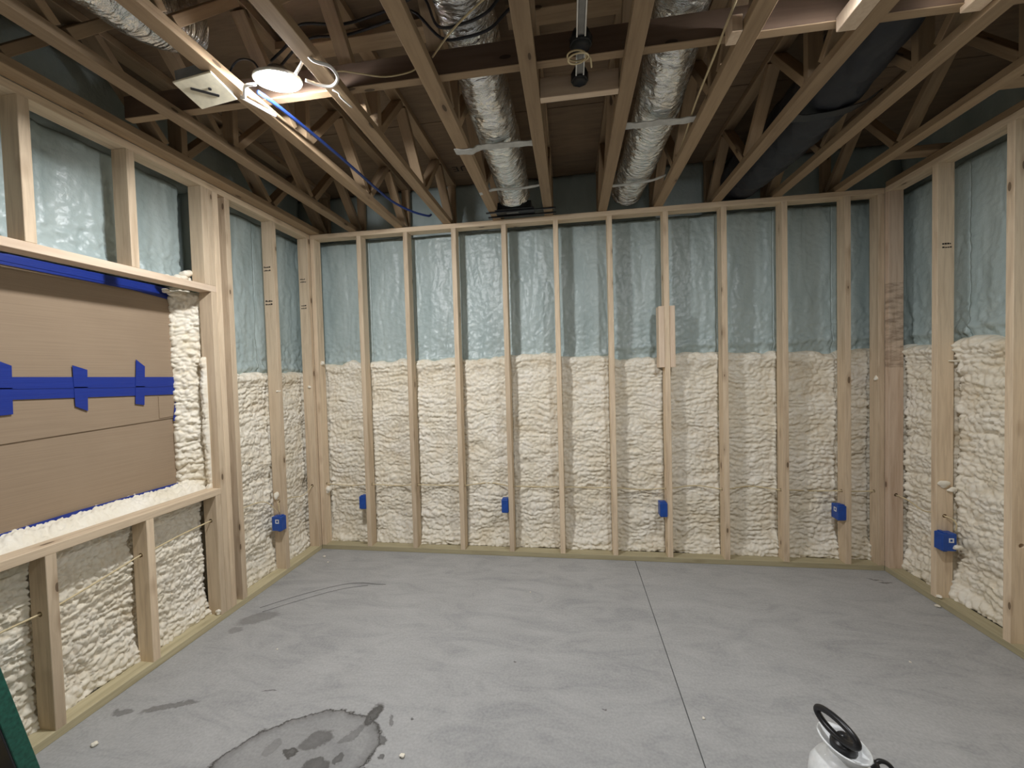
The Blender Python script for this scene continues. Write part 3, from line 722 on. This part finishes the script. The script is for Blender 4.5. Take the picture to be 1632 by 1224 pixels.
# scrap blocks fixed to chords
for (x0, x1, y0, y1, z0, z1, lab) in ((tx[8] - 0.10, tx[8] - 0.035, 1.50, 1.66, H - 0.002, H + 0.05, 'short scrap block lit brightly by the right lamp'),
                                 (tx[7] - 0.072, tx[7] - 0.035, 1.59, 1.657, H + 0.0, H + 0.06, 'small rough end block beside the pale cable'),
                                 (tx[9] - 0.10, tx[9] - 0.035, 1.55, 1.68, H + 0.02, H + 0.08, 'rough knotty block on the truss right of the black duct')):
    q = box('scrap_block', x0, x1, y0, y1, z0, z1, M['scab']); tag(q, lab, 'timber', 'scrap blocks on the trusses')
for y, lab in ((2.80, 'short tie block from last truss to right wall, the one nearer the back corner'), (2.17, 'short tie block from last truss to right wall, the one farther from the corner')):
    q = board('tie_block', (tx[10] + 0.034, y, H + 0.0585), (R + 0.10, y, H + 0.0585), 0.089, 0.036, M['truss']); tag(q, lab, 'timber', 'tie blocks at the right wall')

# ------------------------------------------------------------------ ducts
def duct(name, path, r0, mat, seed, ridge=0.026, amp=0.035, n=72, label=None, crump=0.15, step=0.006, squeeze=0.0):
    P = [Vector(p) for p in path]; Q = []; m_ = len(P)
    for i in range(m_ - 1):
        p0 = P[max(i - 1, 0)]; p1 = P[i]; p2 = P[i + 1]; p3 = P[min(i + 2, m_ - 1)]
        ns = max(2, int((p2 - p1).length / step))
        for k in range(ns):
            t = k / ns; Q.append(0.5 * ((2 * p1) + (p2 - p0) * t + (2 * p0 - 5 * p1 + 4 * p2 - p3) * t * t + (3 * p1 - p0 - 3 * p2 + p3) * t ** 3))
    Q.append(P[-1]); C = np.array([list(q) for q in Q]); m_ = len(C)
    Tn = np.gradient(C, axis=0); Tn /= np.linalg.norm(Tn, axis=1)[:, None]
    Sx = np.cross(Tn, [0, 0, 1.0]); Sx /= np.linalg.norm(Sx, axis=1)[:, None]; Up = np.cross(Sx, Tn)
    s = np.concatenate([[0], np.cumsum(np.linalg.norm(np.diff(C, axis=0), axis=1))])
    th = np.linspace(0, 2 * np.pi, n, endpoint=False)
    TH, SS = np.meshgrid(th, s)
    cx_, sy_ = np.cos(TH), np.sin(TH)
    warp = SS + 0.010 * fbm(cx_ * 2.5 + 7, SS * 14 + sy_ * 2.5, seed, 3)
    rr = 1 + amp * np.abs(np.sin(np.pi * warp / ridge)) ** 0.7 + crump * fbm(cx_ * 3 + 3 + SS * 5, sy_ * 3 + SS * 16, seed + 3, 4) * 0.5
    rr = rr * r0 * (1 - squeeze * np.exp(-((C[:, 1] - 1.68) / 0.22) ** 2))[:, None]
    V = C[:, None, :] + (cx_ * rr)[..., None] * Sx[:, None, :] + (sy_ * rr)[..., None] * Up[:, None, :]
    idx = np.arange(m_ * n).reshape(m_, n); nx = np.roll(idx, -1, 1)
    q = np.stack([idx[:-1], idx[1:], nx[1:], nx[:-1]], -1).reshape(-1, 4)
    me = bpy.data.meshes.new(name); V = V.reshape(-1, 3)
    V = np.concatenate([V, C[:1], C[-1:]]); tri = []
    for k in range(n):
        tri.append((m_ * n, idx[0, k], nx[0, k])); tri.append((m_ * n + 1, nx[-1, k], idx[-1, k]))
    me.from_pydata(V.tolist(), [], q.tolist() + tri); me.update()
    o = obj(name, me, mat, None, smooth=True)
    if label: tag(o, label, 'duct')
    return o
duct('foil_duct', [(-0.40, 0.6, H + 0.27), (-0.395, 1.3, H + 0.285), (-0.39, 1.68, H + 0.285), (-0.385, 2.0, H + 0.20), (-0.375, 2.2, H + 0.155), (-0.375, 2.6, H + 0.15), (-0.385, 2.93, H + 0.15), (-0.385, 3.02, H + 0.10)], 0.112, M['foil'], 5, label='silver foil flexible duct in the middle, ending at the black vent boot')
duct('foil_duct', [(0.47, 0.6, H + 0.27), (0.475, 1.3, H + 0.285), (0.47, 1.68, H + 0.285), (0.475, 2.0, H + 0.20), (0.475, 2.3, H + 0.155), (0.47, 2.8, H + 0.15), (0.455, 3.12, H + 0.15), (0.45, 3.2, H + 0.14)], 0.110, M['foil'], 15, label='silver foil flexible duct right of the hanging boxes, bare at its end')
duct('foil_duct', [(-1.60, 0.4, H + 0.20), (-1.60, 0.9, H + 0.19), (-1.585, 1.25, H + 0.20), (-1.57, 1.42, H + 0.24), (-1.56, 1.52, H + 0.30)], 0.108, M['foil'], 25, label='silver foil duct at far upper left, near the cream box', ridge=0.05, amp=0.02)
duct('black_duct', [(1.31, 0.7, H + 0.262), (1.31, 1.3, H + 0.262), (1.31, 1.68, H + 0.270), (1.31, 2.0, H + 0.22), (1.30, 2.3, H + 0.175), (1.30, 2.7, H + 0.165), (1.27, 3.1, H + 0.17), (1.22, 3.34, H + 0.17)], 0.142, M['black_wrap'], 35, squeeze=0.25, ridge=0.16, amp=0.08, crump=0.2, label='duct wrapped in black sleeve on the right, between two trusses', step=0.012, n=56)

def strap(pts, wid, mat, lab, th=0.0022, group=None, name='duct_strap'):
    """A flat band through points, its width along Y."""
    P = [Vector(p) for p in pts]; Q = []; m_ = len(P)
    for i in range(m_ - 1):
        p0 = P[max(i - 1, 0)]; p1 = P[i]; p2 = P[i + 1]; p3 = P[min(i + 2, m_ - 1)]
        for k in range(6):
            t = k / 6; Q.append(0.5 * ((2 * p1) + (p2 - p0) * t + (2 * p0 - 5 * p1 + 4 * p2 - p3) * t * t + (3 * p1 - p0 - 3 * p2 + p3) * t ** 3))
    Q.append(P[-1]); bm = bmesh.new(); R_ = []
    for i, q in enumerate(Q):
        tn = (Q[min(i + 1, len(Q) - 1)] - Q[max(i - 1, 0)]).normalized(); nn = Vector((0, 1, 0)).cross(tn).normalized()
        wv = wid / 2 * (1 + 0.12 * math.sin(i * 1.3))
        R_.append([bm.verts.new(q + Vector((0, s1 * wv, 0)) + nn * s2 * th) for s1, s2 in ((-1, -1), (1, -1), (1, 1), (-1, 1))])
    for A, B in zip(R_, R_[1:]):
        for k in range(4): bm.faces.new((A[k], A[(k + 1) % 4], B[(k + 1) % 4], B[k]))
    bm.faces.new(R_[0]); bm.faces.new(R_[-1][::-1]); bmesh.ops.recalc_face_normals(bm, faces=bm.faces[:])
    o = obj(name, bm, mat, None); tag(o, lab, 'strap', group); return o
G = 'grey duct straps'
strap([(tx[4] - 0.045, 2.16, H + 0.0), (tx[4] + 0.04, 2.17, H - 0.003), (-0.46, 2.185, H + 0.022), (-0.375, 2.19, H + 0.024), (-0.28, 2.2, H + 0.028), (-0.172, 2.21, H + 0.03)], 0.05, M['strap_grey'], 'wide grey strap under the middle foil duct, farther from the back wall', group=G)
strap([(tx[4] - 0.03, 2.69, H - 0.003), (-0.48, 2.70, H + 0.024), (-0.38, 2.71, H + 0.022), (-0.28, 2.72, H + 0.026), (-0.17, 2.73, H + 0.04)], 0.03, M['strap_grey'], 'narrow grey strap under the middle foil duct, nearest the vent boot', group=G)
strap([(tx[6] + 0.034, 2.15, H + 0.03), (0.39, 2.15, H + 0.026), (0.475, 2.15, H + 0.03), (0.56, 2.16, H + 0.03), (tx[7] - 0.034, 2.16, H + 0.034)], 0.05, M['strap_grey'], 'wide grey strap under the right foil duct, farther from the back wall', group=G)
strap([(tx[6] + 0.034, 2.80, H + 0.02), (0.39, 2.80, H + 0.022), (0.475, 2.79, H + 0.024), (0.56, 2.79, H + 0.03), (tx[7] - 0.034, 2.78, H + 0.05)], 0.03, M['strap_grey'], 'narrow grey strap under the right foil duct, nearer the back wall', group=G)
strap([(tx[8] + 0.034, 2.24, H + 0.03), (1.22, 2.24, H + 0.022), (1.38, 2.2, H + 0.026), (tx[9] - 0.034, 2.16, H + 0.06)], 0.06, M['black_plastic'], 'black strap under the black wrapped duct')

# vent boot
vb = empty('vent_boot', (-0.385, 3.05, H)); tag(vb, 'black metal vent boot with hanger rails at end of middle foil duct', 'vent')
def vbx(nm, x0, x1, y0, y1, z0, z1, mt=None):
    q = box(nm, x0, x1, y0, y1, z0, z1, mt or M['black_metal'], vb, 0.001); q.location = Vector(q.location) - Vector(vb.location); return q
vbx('boot_box', -0.51, -0.26, 3.00, 3.10, H + 0.012, H + 0.06)
vbx('flange', -0.53, -0.24, 2.985, 3.115, H - 0.001, H + 0.006)
vbx('grille_slot', -0.45, -0.36, 3.035, 3.065, H - 0.004, H - 0.0015, M['grey_metal'])
vbx('hanger_rail', -0.60, -0.08, 3.005, 3.02, H - 0.010, H - 0.002)
vbx('hanger_rail', -0.60, -0.08, 3.095, 3.11, H - 0.010, H - 0.002)

# ------------------------------------------------------------------ lamps
for i, (x, y, z) in enumerate(LAMPS):
    lp = empty('ceiling_lamp', (x, y, z + 0.02))
    tag(lp, ['glowing round work lamp between trusses, upper left beside the cream box', 'glowing round lamp above the top edge, lighting the scrap block on the right', 'unseen round fill lamp added behind the camera'][i], 'lamp')
    lathe('lamp_housing', [(0.0, 0.022), (0.05, 0.022), (0.088, 0.012), (0.092, 0.004), (0.088, 0.0), (0.0, 0.0)], M['cable_white'], lp, 40)
    lathe('lamp_diffuser', [(0.084, 0.0), (0.084, -0.004), (0.070, -0.010), (0.045, -0.013), (0.0, -0.014)], M['glow%d' % i], lp, 40)
    if i == 0: lp.rotation_euler = (math.radians(12), 0, 0)
    lathe('lamp_canopy', [(0.0, 0.05), (0.03, 0.05), (0.035, 0.022), (0.0, 0.022)], M['grey_metal'], lp, 24)

# cream box near the lamp
cx0 = empty('cream_box', (-1.43, 1.475, H)); tag(cx0, 'square cream plastic box with dark slot hanging on truss beside lamp', 'box')
bm = bmesh.new(); bm_box(bm, -0.08, 0.08, -0.07, 0.07, -0.008, 0.0, 0.002); pl = obj('cover_plate', bm, M['cream_plastic'], cx0)
bm = bmesh.new(); bm_box(bm, -0.072, 0.072, -0.062, 0.062, 0.0, 0.05, 0.002); obj('box_body', bm, M['grey_metal'], cx0)
bm = bmesh.new(); bm_box(bm, -0.047, 0.047, -0.006, 0.006, -0.011, -0.0075, 0.001); q = obj('slot', bm, M['black_plastic'], cx0); q.rotation_euler = (0, 0, 0.72); q.location = (-0.005, 0.0, 0)
bm = bmesh.new(); bmesh.ops.create_cone(bm, segments=12, radius1=0.006, radius2=0.006, depth=0.004, cap_ends=True); q = obj('key_hole', bm, M['black_plastic'], cx0); q.location = (0.022, -0.008, -0.0095)
cx0.rotation_euler = (-0.10, -0.20, 0.10); cx0.location.z = H - 0.028

# hanger bar with two dark boxes and a cable coil
hb = empty('hanger_bar', (0.066, 1.6, H + 0.1)); tag(hb, 'metal hanger rail with two dark round boxes between the middle trusses', 'fixture')
def hx(nm, x0, x1, y0, y1, z0, z1, mt):
    q = box(nm, x0, x1, y0, y1, z0, z1, mt, hb, 0.001); q.location = Vector(q.location) - Vector(hb.location); return q
for ya, yb in ((1.1, 1.545), (1.628, 1.742)):
    hx('rail', 0.048, 0.054, ya, yb, H + 0.022, H + 0.032, M['steel']); hx('rail', 0.078, 0.084, ya, yb, H + 0.022, H + 0.032, M['steel'])
    hx('rail_web', 0.054, 0.078, ya, yb, H + 0.028, H + 0.032, M['grey_metal'])
for y in (1.585, 1.775):
    rr = 0.042 if y < 1.7 else 0.036
    q = lathe('round_box', [(0, 0.10), (rr * 0.8, 0.10), (rr, 0.085), (rr, 0.052), (rr * 0.93, 0.05), (rr * 0.93, 0.06), (0, 0.06)], M['black_metal'], hb, 8)
    q.location = Vector((0.066, y, H - 0.03)) - Vector(hb.location)
coil = []
for k in range(46):
    a = k / 46 * 2 * math.pi * 2.2; rr = 0.036 + 0.006 * math.sin(a * 0.7)
    coil.append((0.056 + rr * math.cos(a), 1.615 + rr * 0.75 * math.sin(a), H + 0.008 + 0.008 * math.sin(a * 0.5) - k * 0.0002))
coil += [(0.10, 1.62, H + 0.005), (0.107, 1.65, H + 0.0), (0.110, 1.672, H + 0.0)]
tag(tube('cable_coil', coil, 0.0032, M['cable_yellow'], None, sub=2), 'small loop of yellow cable hanging from the upper dark round box', 'cable')

# ------------------------------------------------------------------ cables overhead
def cab(pts, r, mt, lab, sub=6, name='cable', group=None):
    o = tube(name, pts, r, M[mt], None, 8, sub=sub); tag(o, lab, 'cable', group); return o
zc = H + 0.30
cab([(-1.34, 1.74, zc - 0.03), (-1.22, 1.70, zc + 0.0), (-1.10, 1.62, zc), (-0.93, 1.66, zc + 0.01), (-0.71, 1.62, zc), (-0.55, 1.58, zc - 0.005), (-0.48, 1.555, H + 0.15), (-0.38, 1.545, H + 0.135), (-0.28, 1.53, H + 0.15), (-0.19, 1.52, zc - 0.08), (-0.02, 1.53, zc), (0.24, 1.5, zc + 0.02)], 0.0055, 'cable_black', 'thick black cable crossing the upper left bays under the foil duct, upper of the two', group='black overhead cables')
cab([(-1.30, 1.75, zc - 0.05), (-1.10, 1.66, zc - 0.03), (-0.93, 1.68, zc - 0.02), (-0.71, 1.645, zc - 0.02), (-0.60, 1.61, zc - 0.03), (-0.48, 1.60, H + 0.14), (-0.38, 1.595, H + 0.125), (-0.28, 1.59, H + 0.14), (-0.19, 1.58, zc - 0.10), (-0.02, 1.56, zc - 0.03), (0.24, 1.53, zc)], 0.0055, 'cable_black', 'thick black cable sagging across the upper left bays, lower of the two', group='black overhead cables')
cab([(-0.52, 1.60, H + 0.07), (-0.42, 1.53, H + 0.10), (-0.3, 1.46, H + 0.12), (-0.2, 1.41, H + 0.13)], 0.0035, 'cable_yellow', 'thin yellow cable running diagonally across the middle foil duct')
cab([(0.60, 1.36, H + 0.16), (0.615, 1.5, H + 0.12), (0.585, 1.62, H + 0.03), (0.59, 1.74, H + 0.025), (0.61, 2.05, H + 0.04), (0.65, 2.4, H + 0.06), (0.66, 2.62, H + 0.055)], 0.0045, 'cable_yellow', 'pale cable curving down beside the truss right of the right foil duct')
cab([(-1.268, 1.56, H + 0.0), (-1.262, 1.66, H + 0.01), (-1.262, 1.92, H + 0.03), (-1.26, 2.28, H + 0.045), (-1.262, 2.60, H + 0.055), (-1.24, 2.80, H + 0.05), (-1.17, 2.98, H + 0.045), (-1.09, 3.10, H + 0.05), (-1.08, 3.16, H + 0.08)], 0.0085, 'cable_blue', 'blue cable running from the lit lamp back along the truss')
cab([(-1.23, 1.50, H - 0.015), (-1.275, 1.505, H - 0.010), (-1.305, 1.53, H - 0.012), (-1.33, 1.56, H - 0.016), (-1.34, 1.575, H - 0.012)], 0.0065, 'cable_white', 'short white cable bridging truss between cream box and lamp', sub=4)
cab([(-1.345, 1.553, H - 0.014), (-1.30, 1.60, H - 0.03), (-1.255, 1.645, H - 0.048)], 0.0075, 'cable_white', 'white cable tail hanging in front of the truss by the lamp', sub=4)
cab([(-1.05, 1.50, H + 0.005), (-1.0, 1.47, H + 0.02), (-0.97, 1.44, H + 0.03), (-0.93, 1.435, H - 0.01), (-0.885, 1.47, H - 0.012), (-0.89, 1.53, H - 0.012), (-0.94, 1.57, H - 0.01), (-0.99, 1.56, H - 0.006), (-1.03, 1.53, H - 0.002)], 0.0062, 'cable_white', 'white cable loop coming off the right side of the lamp', sub=5)
cab([(-0.885, 1.50, H - 0.01), (-0.85, 1.51, H - 0.006), (-0.80, 1.54, H + 0.0), (-0.72, 1.60, H + 0.02), (-0.62, 1.63, H + 0.05), (-0.58, 1.63, H + 0.08)], 0.0028, 'cable_yellow', 'thin pale cable running right from the white loop to next truss', sub=5)
cab([(-0.955, 1.60, H - 0.004), (-0.935, 1.61, H - 0.012), (-0.935, 1.625, H - 0.02), (-0.915, 1.68, H - 0.03)], 0.0032, 'cable_white', 'short white wire end dangling right of the lamp', sub=4)
cab([(-1.40, 1.56, H + 0.02), (-1.37, 1.53, H + 0.07), (-1.30, 1.50, H + 0.09), (-1.23, 1.49, H + 0.07), (-1.20, 1.49, H + 0.03)], 0.004, 'cable_black', 'dark cable arching over the truss into the lit lamp', sub=5)
tag(lathe('pull_bead', [(0, 0.05), (0.008, 0.045), (0.010, 0.02), (0.010, -0.006), (0.006, -0.016), (0, -0.018)], M['glow'], None, 16, (1.31, 1.58, H + 0.02)), 'tiny glowing white bulb tip at the top edge, far right bays', 'lamp')

# ------------------------------------------------------------------ wall cables through the studs
def wallcable(pts, lab, r=0.0042):
    o = tube('wall_cable', pts, r, M['cable_yellow'], None, 6, sub=5); tag(o, lab, 'cable', 'yellow cables through the wall studs')
rs = random.Random(4)
pts = [(-L + 0.019, D + 0.05, 0.555)]
for i, x in enumerate(bx):
    mx = (pts[-1][0] + x) / 2
    pts.append((mx, D + 0.118 + rs.uniform(-0.02, 0.012), 0.555 + rs.uniform(-0.035, 0.012)))
    pts.append((x - 0.022, D + 0.048, 0.555)); pts.append((x + 0.022, D + 0.048, 0.555))
pts.append((2.02, D + 0.09, 0.54)); pts.append((2.15, D + 0.048, 0.555))
wallcable(pts, 'thin yellow cable threaded through the studs of the back wall')
pts = [(XL, -0.2, 0.52), (XL, 0.545, 0.53)]
for y, z in ((0.95, 0.53), (1.362, 0.53), (1.762, 0.5943)):
    pts += [(XL - 0.012, (pts[-1][1] + y) / 2, (pts[-1][2] + z) / 2 - 0.006), (XL, y - 0.022, z), (XL, y + 0.022, z)]
pts += [(XL, 1.97, 0.612), (XL, 2.15, 0.62), (XL, 2.27, 0.62)]
wallcable(pts, 'yellow cable threaded through cripple studs below the cardboard covered window')
wallcable([(XL, 2.27, 0.62), (XL - 0.04, 2.45, 0.60), (XL - 0.03, 2.62, 0.585), (XL - 0.005, 2.70, 0.50), (XL + 0.0, 2.712, 0.475)], 'thin yellow cable dropping to the blue box beside the left wall corner', 0.0035)
wallcable([(XL + 0.01, 2.722, 0.47), (XL + 0.008, 2.718, 0.52), (XL, 2.726, 0.555), (XL, 2.77, 0.555), (XL - 0.05, 2.93, 0.52), (XL - 0.03, 3.05, 0.50), (XL, 3.12, 0.555), (XL, 3.16, 0.56)], 'thin yellow cable crossing the last bay of the left wall', 0.0035)
wallcable([(XR, 3.15, 0.555), (XR + 0.03, 3.08, 0.54), (XR + 0.05, 2.98, 0.50), (XR + 0.02, 2.85, 0.53), (XR, 2.80, 0.54), (XR, 2.76, 0.54), (XR + 0.02, 2.735, 0.53), (XR + 0.035, 2.728, 0.50), (XR + 0.03, 2.73, 0.462)], 'yellow cable curling into the blue box on the right wall', 0.004)

# ------------------------------------------------------------------ blue electrical boxes
def ebox(loc, rot, lab, sticker=None):
    """Local: box 55 wide (x), 80 deep (y, front -y), 105 high."""
    e = empty('outlet_box', loc); e.rotation_euler = (0, 0, rot); tag(e, lab, 'outlet box', 'blue outlet boxes on the studs')
    bm = bmesh.new(); bm_box(bm, -0.0275, 0.0275, -0.010, 0.065, -0.052, 0.052, 0.003); body = obj('box_body', bm, M['box_blue'], e)
    bm = bmesh.new(); bm_box(bm, -0.0255, 0.0255, -0.0135, -0.0095, -0.050, 0.050, 0.001); obj('front_cover', bm, M['box_blue'], e)
    bm = bmesh.new(); bm_box(bm, -0.022, 0.022, 0.0, 0.02, 0.051, 0.058, 0.001); obj('nail_lug', bm, M['box_blue'], e)
    bm = bmesh.new(); bm_box(bm, -0.022, 0.022, 0.0, 0.02, -0.058, -0.051, 0.001); obj('nail_lug', bm, M['box_blue'], e)
    if sticker == 'front':
        bm = bmesh.new()
        for q in ((-0.019, 0.013, -0.037, -0.031), (-0.019, 0.013, -0.011, -0.005), (-0.019, -0.013, -0.031, -0.011), (0.007, 0.013, -0.031, -0.011)): bm_box(bm, q[0], q[1], -0.0145, -0.0132, q[2], q[3])
        obj('sticker', bm, M['label_white'], body)
    if sticker == 'left':
        bm = bmesh.new()
        for q in ((0.006, 0.034, 0.004, 0.010), (0.006, 0.034, 0.028, 0.034), (0.006, 0.012, 0.010, 0.028), (0.028, 0.034, 0.010, 0.028)): bm_box(bm, -0.0288, -0.0272, q[0], q[1], q[2], q[3])
        obj('sticker', bm, M['label_white'], body)
    return e
ebox((bx[0] - 0.0475, D, 0.412), 0, 'blue outlet box on the first back wall stud from left corner')
ebox((bx[3] - 0.0475, D, 0.408), 0, 'blue outlet box on the back wall, second from the left corner')
ebox((bx[6] - 0.0475, D, 0.405), 0, 'blue outlet box on back wall stud below the scab boards')
ebox((bx[9] - 0.0475, D, 0.410), 0, 'blue outlet box on back wall nearest the right corner', 'left')
ebox((-L, 2.729 - 0.0275, 0.402), HR, 'blue outlet box on the left wall stud with small white square', 'left')
ebox((R, 2.761 - 0.0275, 0.400), -HR, 'blue outlet box on right wall stud with foam stuck to it')
q = foam_blob('foam_scrap', (R + 0.066, 2.70, 0.372), 0.024, 91, None, (1.1, 0.7, 0.7)); tag(q, 'white foam scrap stuck on the blue box of the right wall', 'foam')
bm = bmesh.new()
for a in ((0, 0.026, 0, 0.006), (0, 0.026, 0.02, 0.026), (0, 0.006, 0.006, 0.02), (0.02, 0.026, 0.006, 0.02)): bm_box(bm, a[0], a[1], -0.001, 0.001, a[2], a[3])
e_ = [o for o in COL.objects if o.name.startswith('outlet_box')][-1]
q = obj('sticker', bm, M['label_white'], [c for c in e_.children if c.name.startswith('box_body')][0]); q.rotation_euler = (0, 0, HR); q.location = (0.0285, 0.022, 0.0)

# ------------------------------------------------------------------ stamps printed on the timber
def stamp(parent, x, y, z, s, seed, axis):
    rs = random.Random(seed); bm = bmesh.new()
    for r_ in range(2):
        xx = 0
        for k in range(4):
            w_ = s * rs.uniform(0.12, 0.24); h_ = s * rs.uniform(0.1, 0.2)
            bm_box(bm, xx, xx + w_, -0.0004, 0.0004, -r_ * s * 0.4, -r_ * s * 0.4 + h_); xx += w_ + s * 0.05
    o = obj('grade_stamp', bm, M['ink'], parent); o.location = (x, y, z)
    return o
for (x, y, z, s, sd) in ((-L - 0.080, 2.7285, 2.30, 0.06, 1), (-L - 0.078, 2.7285, 2.05, 0.06, 2), (-L - 0.075, 3.1285, 2.30, 0.055, 3), (-L - 0.075, 3.1285, 2.08, 0.055, 4), (R + 0.025, 2.7605, 2.165, 0.05, 5)):
    stamp(wl if x < 0 else wr, x, y, z, s, sd, 0)

# ------------------------------------------------------------------ green edged panel, front left
gp = empty('leaning_panel', (-1.90, 1.16, 0.0)); tag(gp, 'dark green edged panel, shaded face coloured black, standing tilted at lower left by wall', 'panel')
bm = bmesh.new(); bm_box(bm, -0.235, 0.0, -0.046, 0.0, 0.0, 0.62, 0.002); a_ = obj('green_edge', bm, M['green_paint'], gp)
bm = bmesh.new(); bm_box(bm, -0.235, -0.002, -0.052, -0.0465, 0.0, 0.62, 0.001); b2 = obj('shaded_face', bm, M['black_plastic'], gp)  # side of the panel in shadow, its shade given as black colour
for o in (a_, b2): o.rotation_euler = (math.atan2(0.084, 0.436), 0, 0)

# ------------------------------------------------------------------ pump sprayer
sp = empty('pump_sprayer', (0.797, 1.325, 0.0)); tag(sp, 'white pump sprayer with black loop handle standing on the concrete floor', 'sprayer')
lathe('tank', [(0, 0.004), (0.080, 0.004), (0.086, 0.015), (0.087, 0.06), (0.084, 0.075), (0.088, 0.09), (0.089, 0.20), (0.085, 0.235), (0.070, 0.262), (0.048, 0.280), (0.040, 0.288), (0.040, 0.30), (0, 0.30)], M['tank_white'], sp, 56)
q = lathe('funnel_collar', [(0.036, 0.292), (0.042, 0.292), (0.066, 0.322), (0.068, 0.327), (0.063, 0.328), (0.055, 0.318), (0.030, 0.306), (0, 0.304)], M['tank_white'], sp, 48)
q.scale = (0.80, 1.12, 1.0); q.rotation_euler = (0, 0, 0.3)
lathe('pump_cap', [(0.0, 0.305), (0.030, 0.305), (0.034, 0.312), (0.034, 0.326), (0.028, 0.334), (0.014, 0.338), (0.012, 0.352), (0, 0.354)], M['black_plastic'], sp, 32)
dv = Vector((0.038, -0.113, 0)).normalized(); ring = []
for k in range(40):
    a = 2 * math.pi * k / 40
    ring.append(Vector((-0.020, 0.0, 0.372)) + dv * 0.064 * math.cos(a) * (1 + 0.08 * math.sin(a)) + Vector((0, 0, 1)) * 0.027 * math.sin(a) + dv.orthogonal() * 0)
obj('loop_handle', tube_mesh(ring, 0.0098, 12, True), M['black_plastic'], sp, smooth=True)
q = tube('handle_stem', [(0.0, 0.0, 0.335), (-0.012, -0.005, 0.350)], 0.013, M['black_plastic'], sp, 12, sub=2)
tube('hose_fitting', [(0.070, 0.015, 0.225), (0.088, 0.02, 0.238), (0.105, 0.028, 0.245)], 0.013, M['black_plastic'], sp, 12, sub=2)
tube('hose', [(0.10, 0.025, 0.245), (0.125, 0.032, 0.25), (0.150, 0.025, 0.235), (0.165, -0.01, 0.18), (0.165, -0.06, 0.10), (0.15, -0.12, 0.03), (0.10, -0.16, 0.009), (0.0, -0.17, 0.009), (-0.08, -0.13, 0.009)], 0.0065, M['black_plastic'], sp, 10, sub=8)
lathe('tank_seam', [(0.0885, 0.098), (0.0905, 0.100), (0.0885, 0.102)], M['tank_white'], sp, 56)

# ------------------------------------------------------------------ bits on the floor
for k, (x, y, s) in enumerate(((-2.04, 3.02, 0.010), (-1.95, 2.93, 0.007), (2.15, 2.72, 0.014), (-1.96, 1.34, 0.012), (-0.68, 1.44, 0.010), (0.52, 1.75, 0.006), (-1.62, 1.95, 0.005), (1.62, 2.2, 0.005), (-0.3, 2.65, 0.005))):
    q = foam_blob('foam_crumb', (x, y, s * 0.62), s, 100 + k, None, (1.2, 1, 0.6)); tag(q, 'small white foam crumb on the floor ' + ['in the back left corner', 'just in front of the back left corner', 'against right wall plate below its blue box', 'at lower left beside the leaning panel', 'beside the big wet stain', 'beside the floor joint', 'out from the left window wall', 'out from the right wall', 'in the middle near the back wall'][k], 'foam', 'foam crumbs on the floor')
def strand(pts, lab):
    o = tube('wire_strand', pts, 0.0013, M['grey_metal'], None, 6, sub=6); tag(o, lab, 'wire')
strand([(-2.02, 2.30, 0.003), (-1.86, 2.46, 0.003), (-1.66, 2.61, 0.003), (-1.52, 2.655, 0.003), (-1.40, 2.65, 0.003), (-1.33, 2.655, 0.003)], 'thin dark wire strand curved on floor near the left wall')
strand([(-1.97, 2.26, 0.003), (-1.80, 2.42, 0.003), (-1.62, 2.56, 0.003), (-1.45, 2.63, 0.003)], 'second thin wire strand, lying just in front of the longer one')
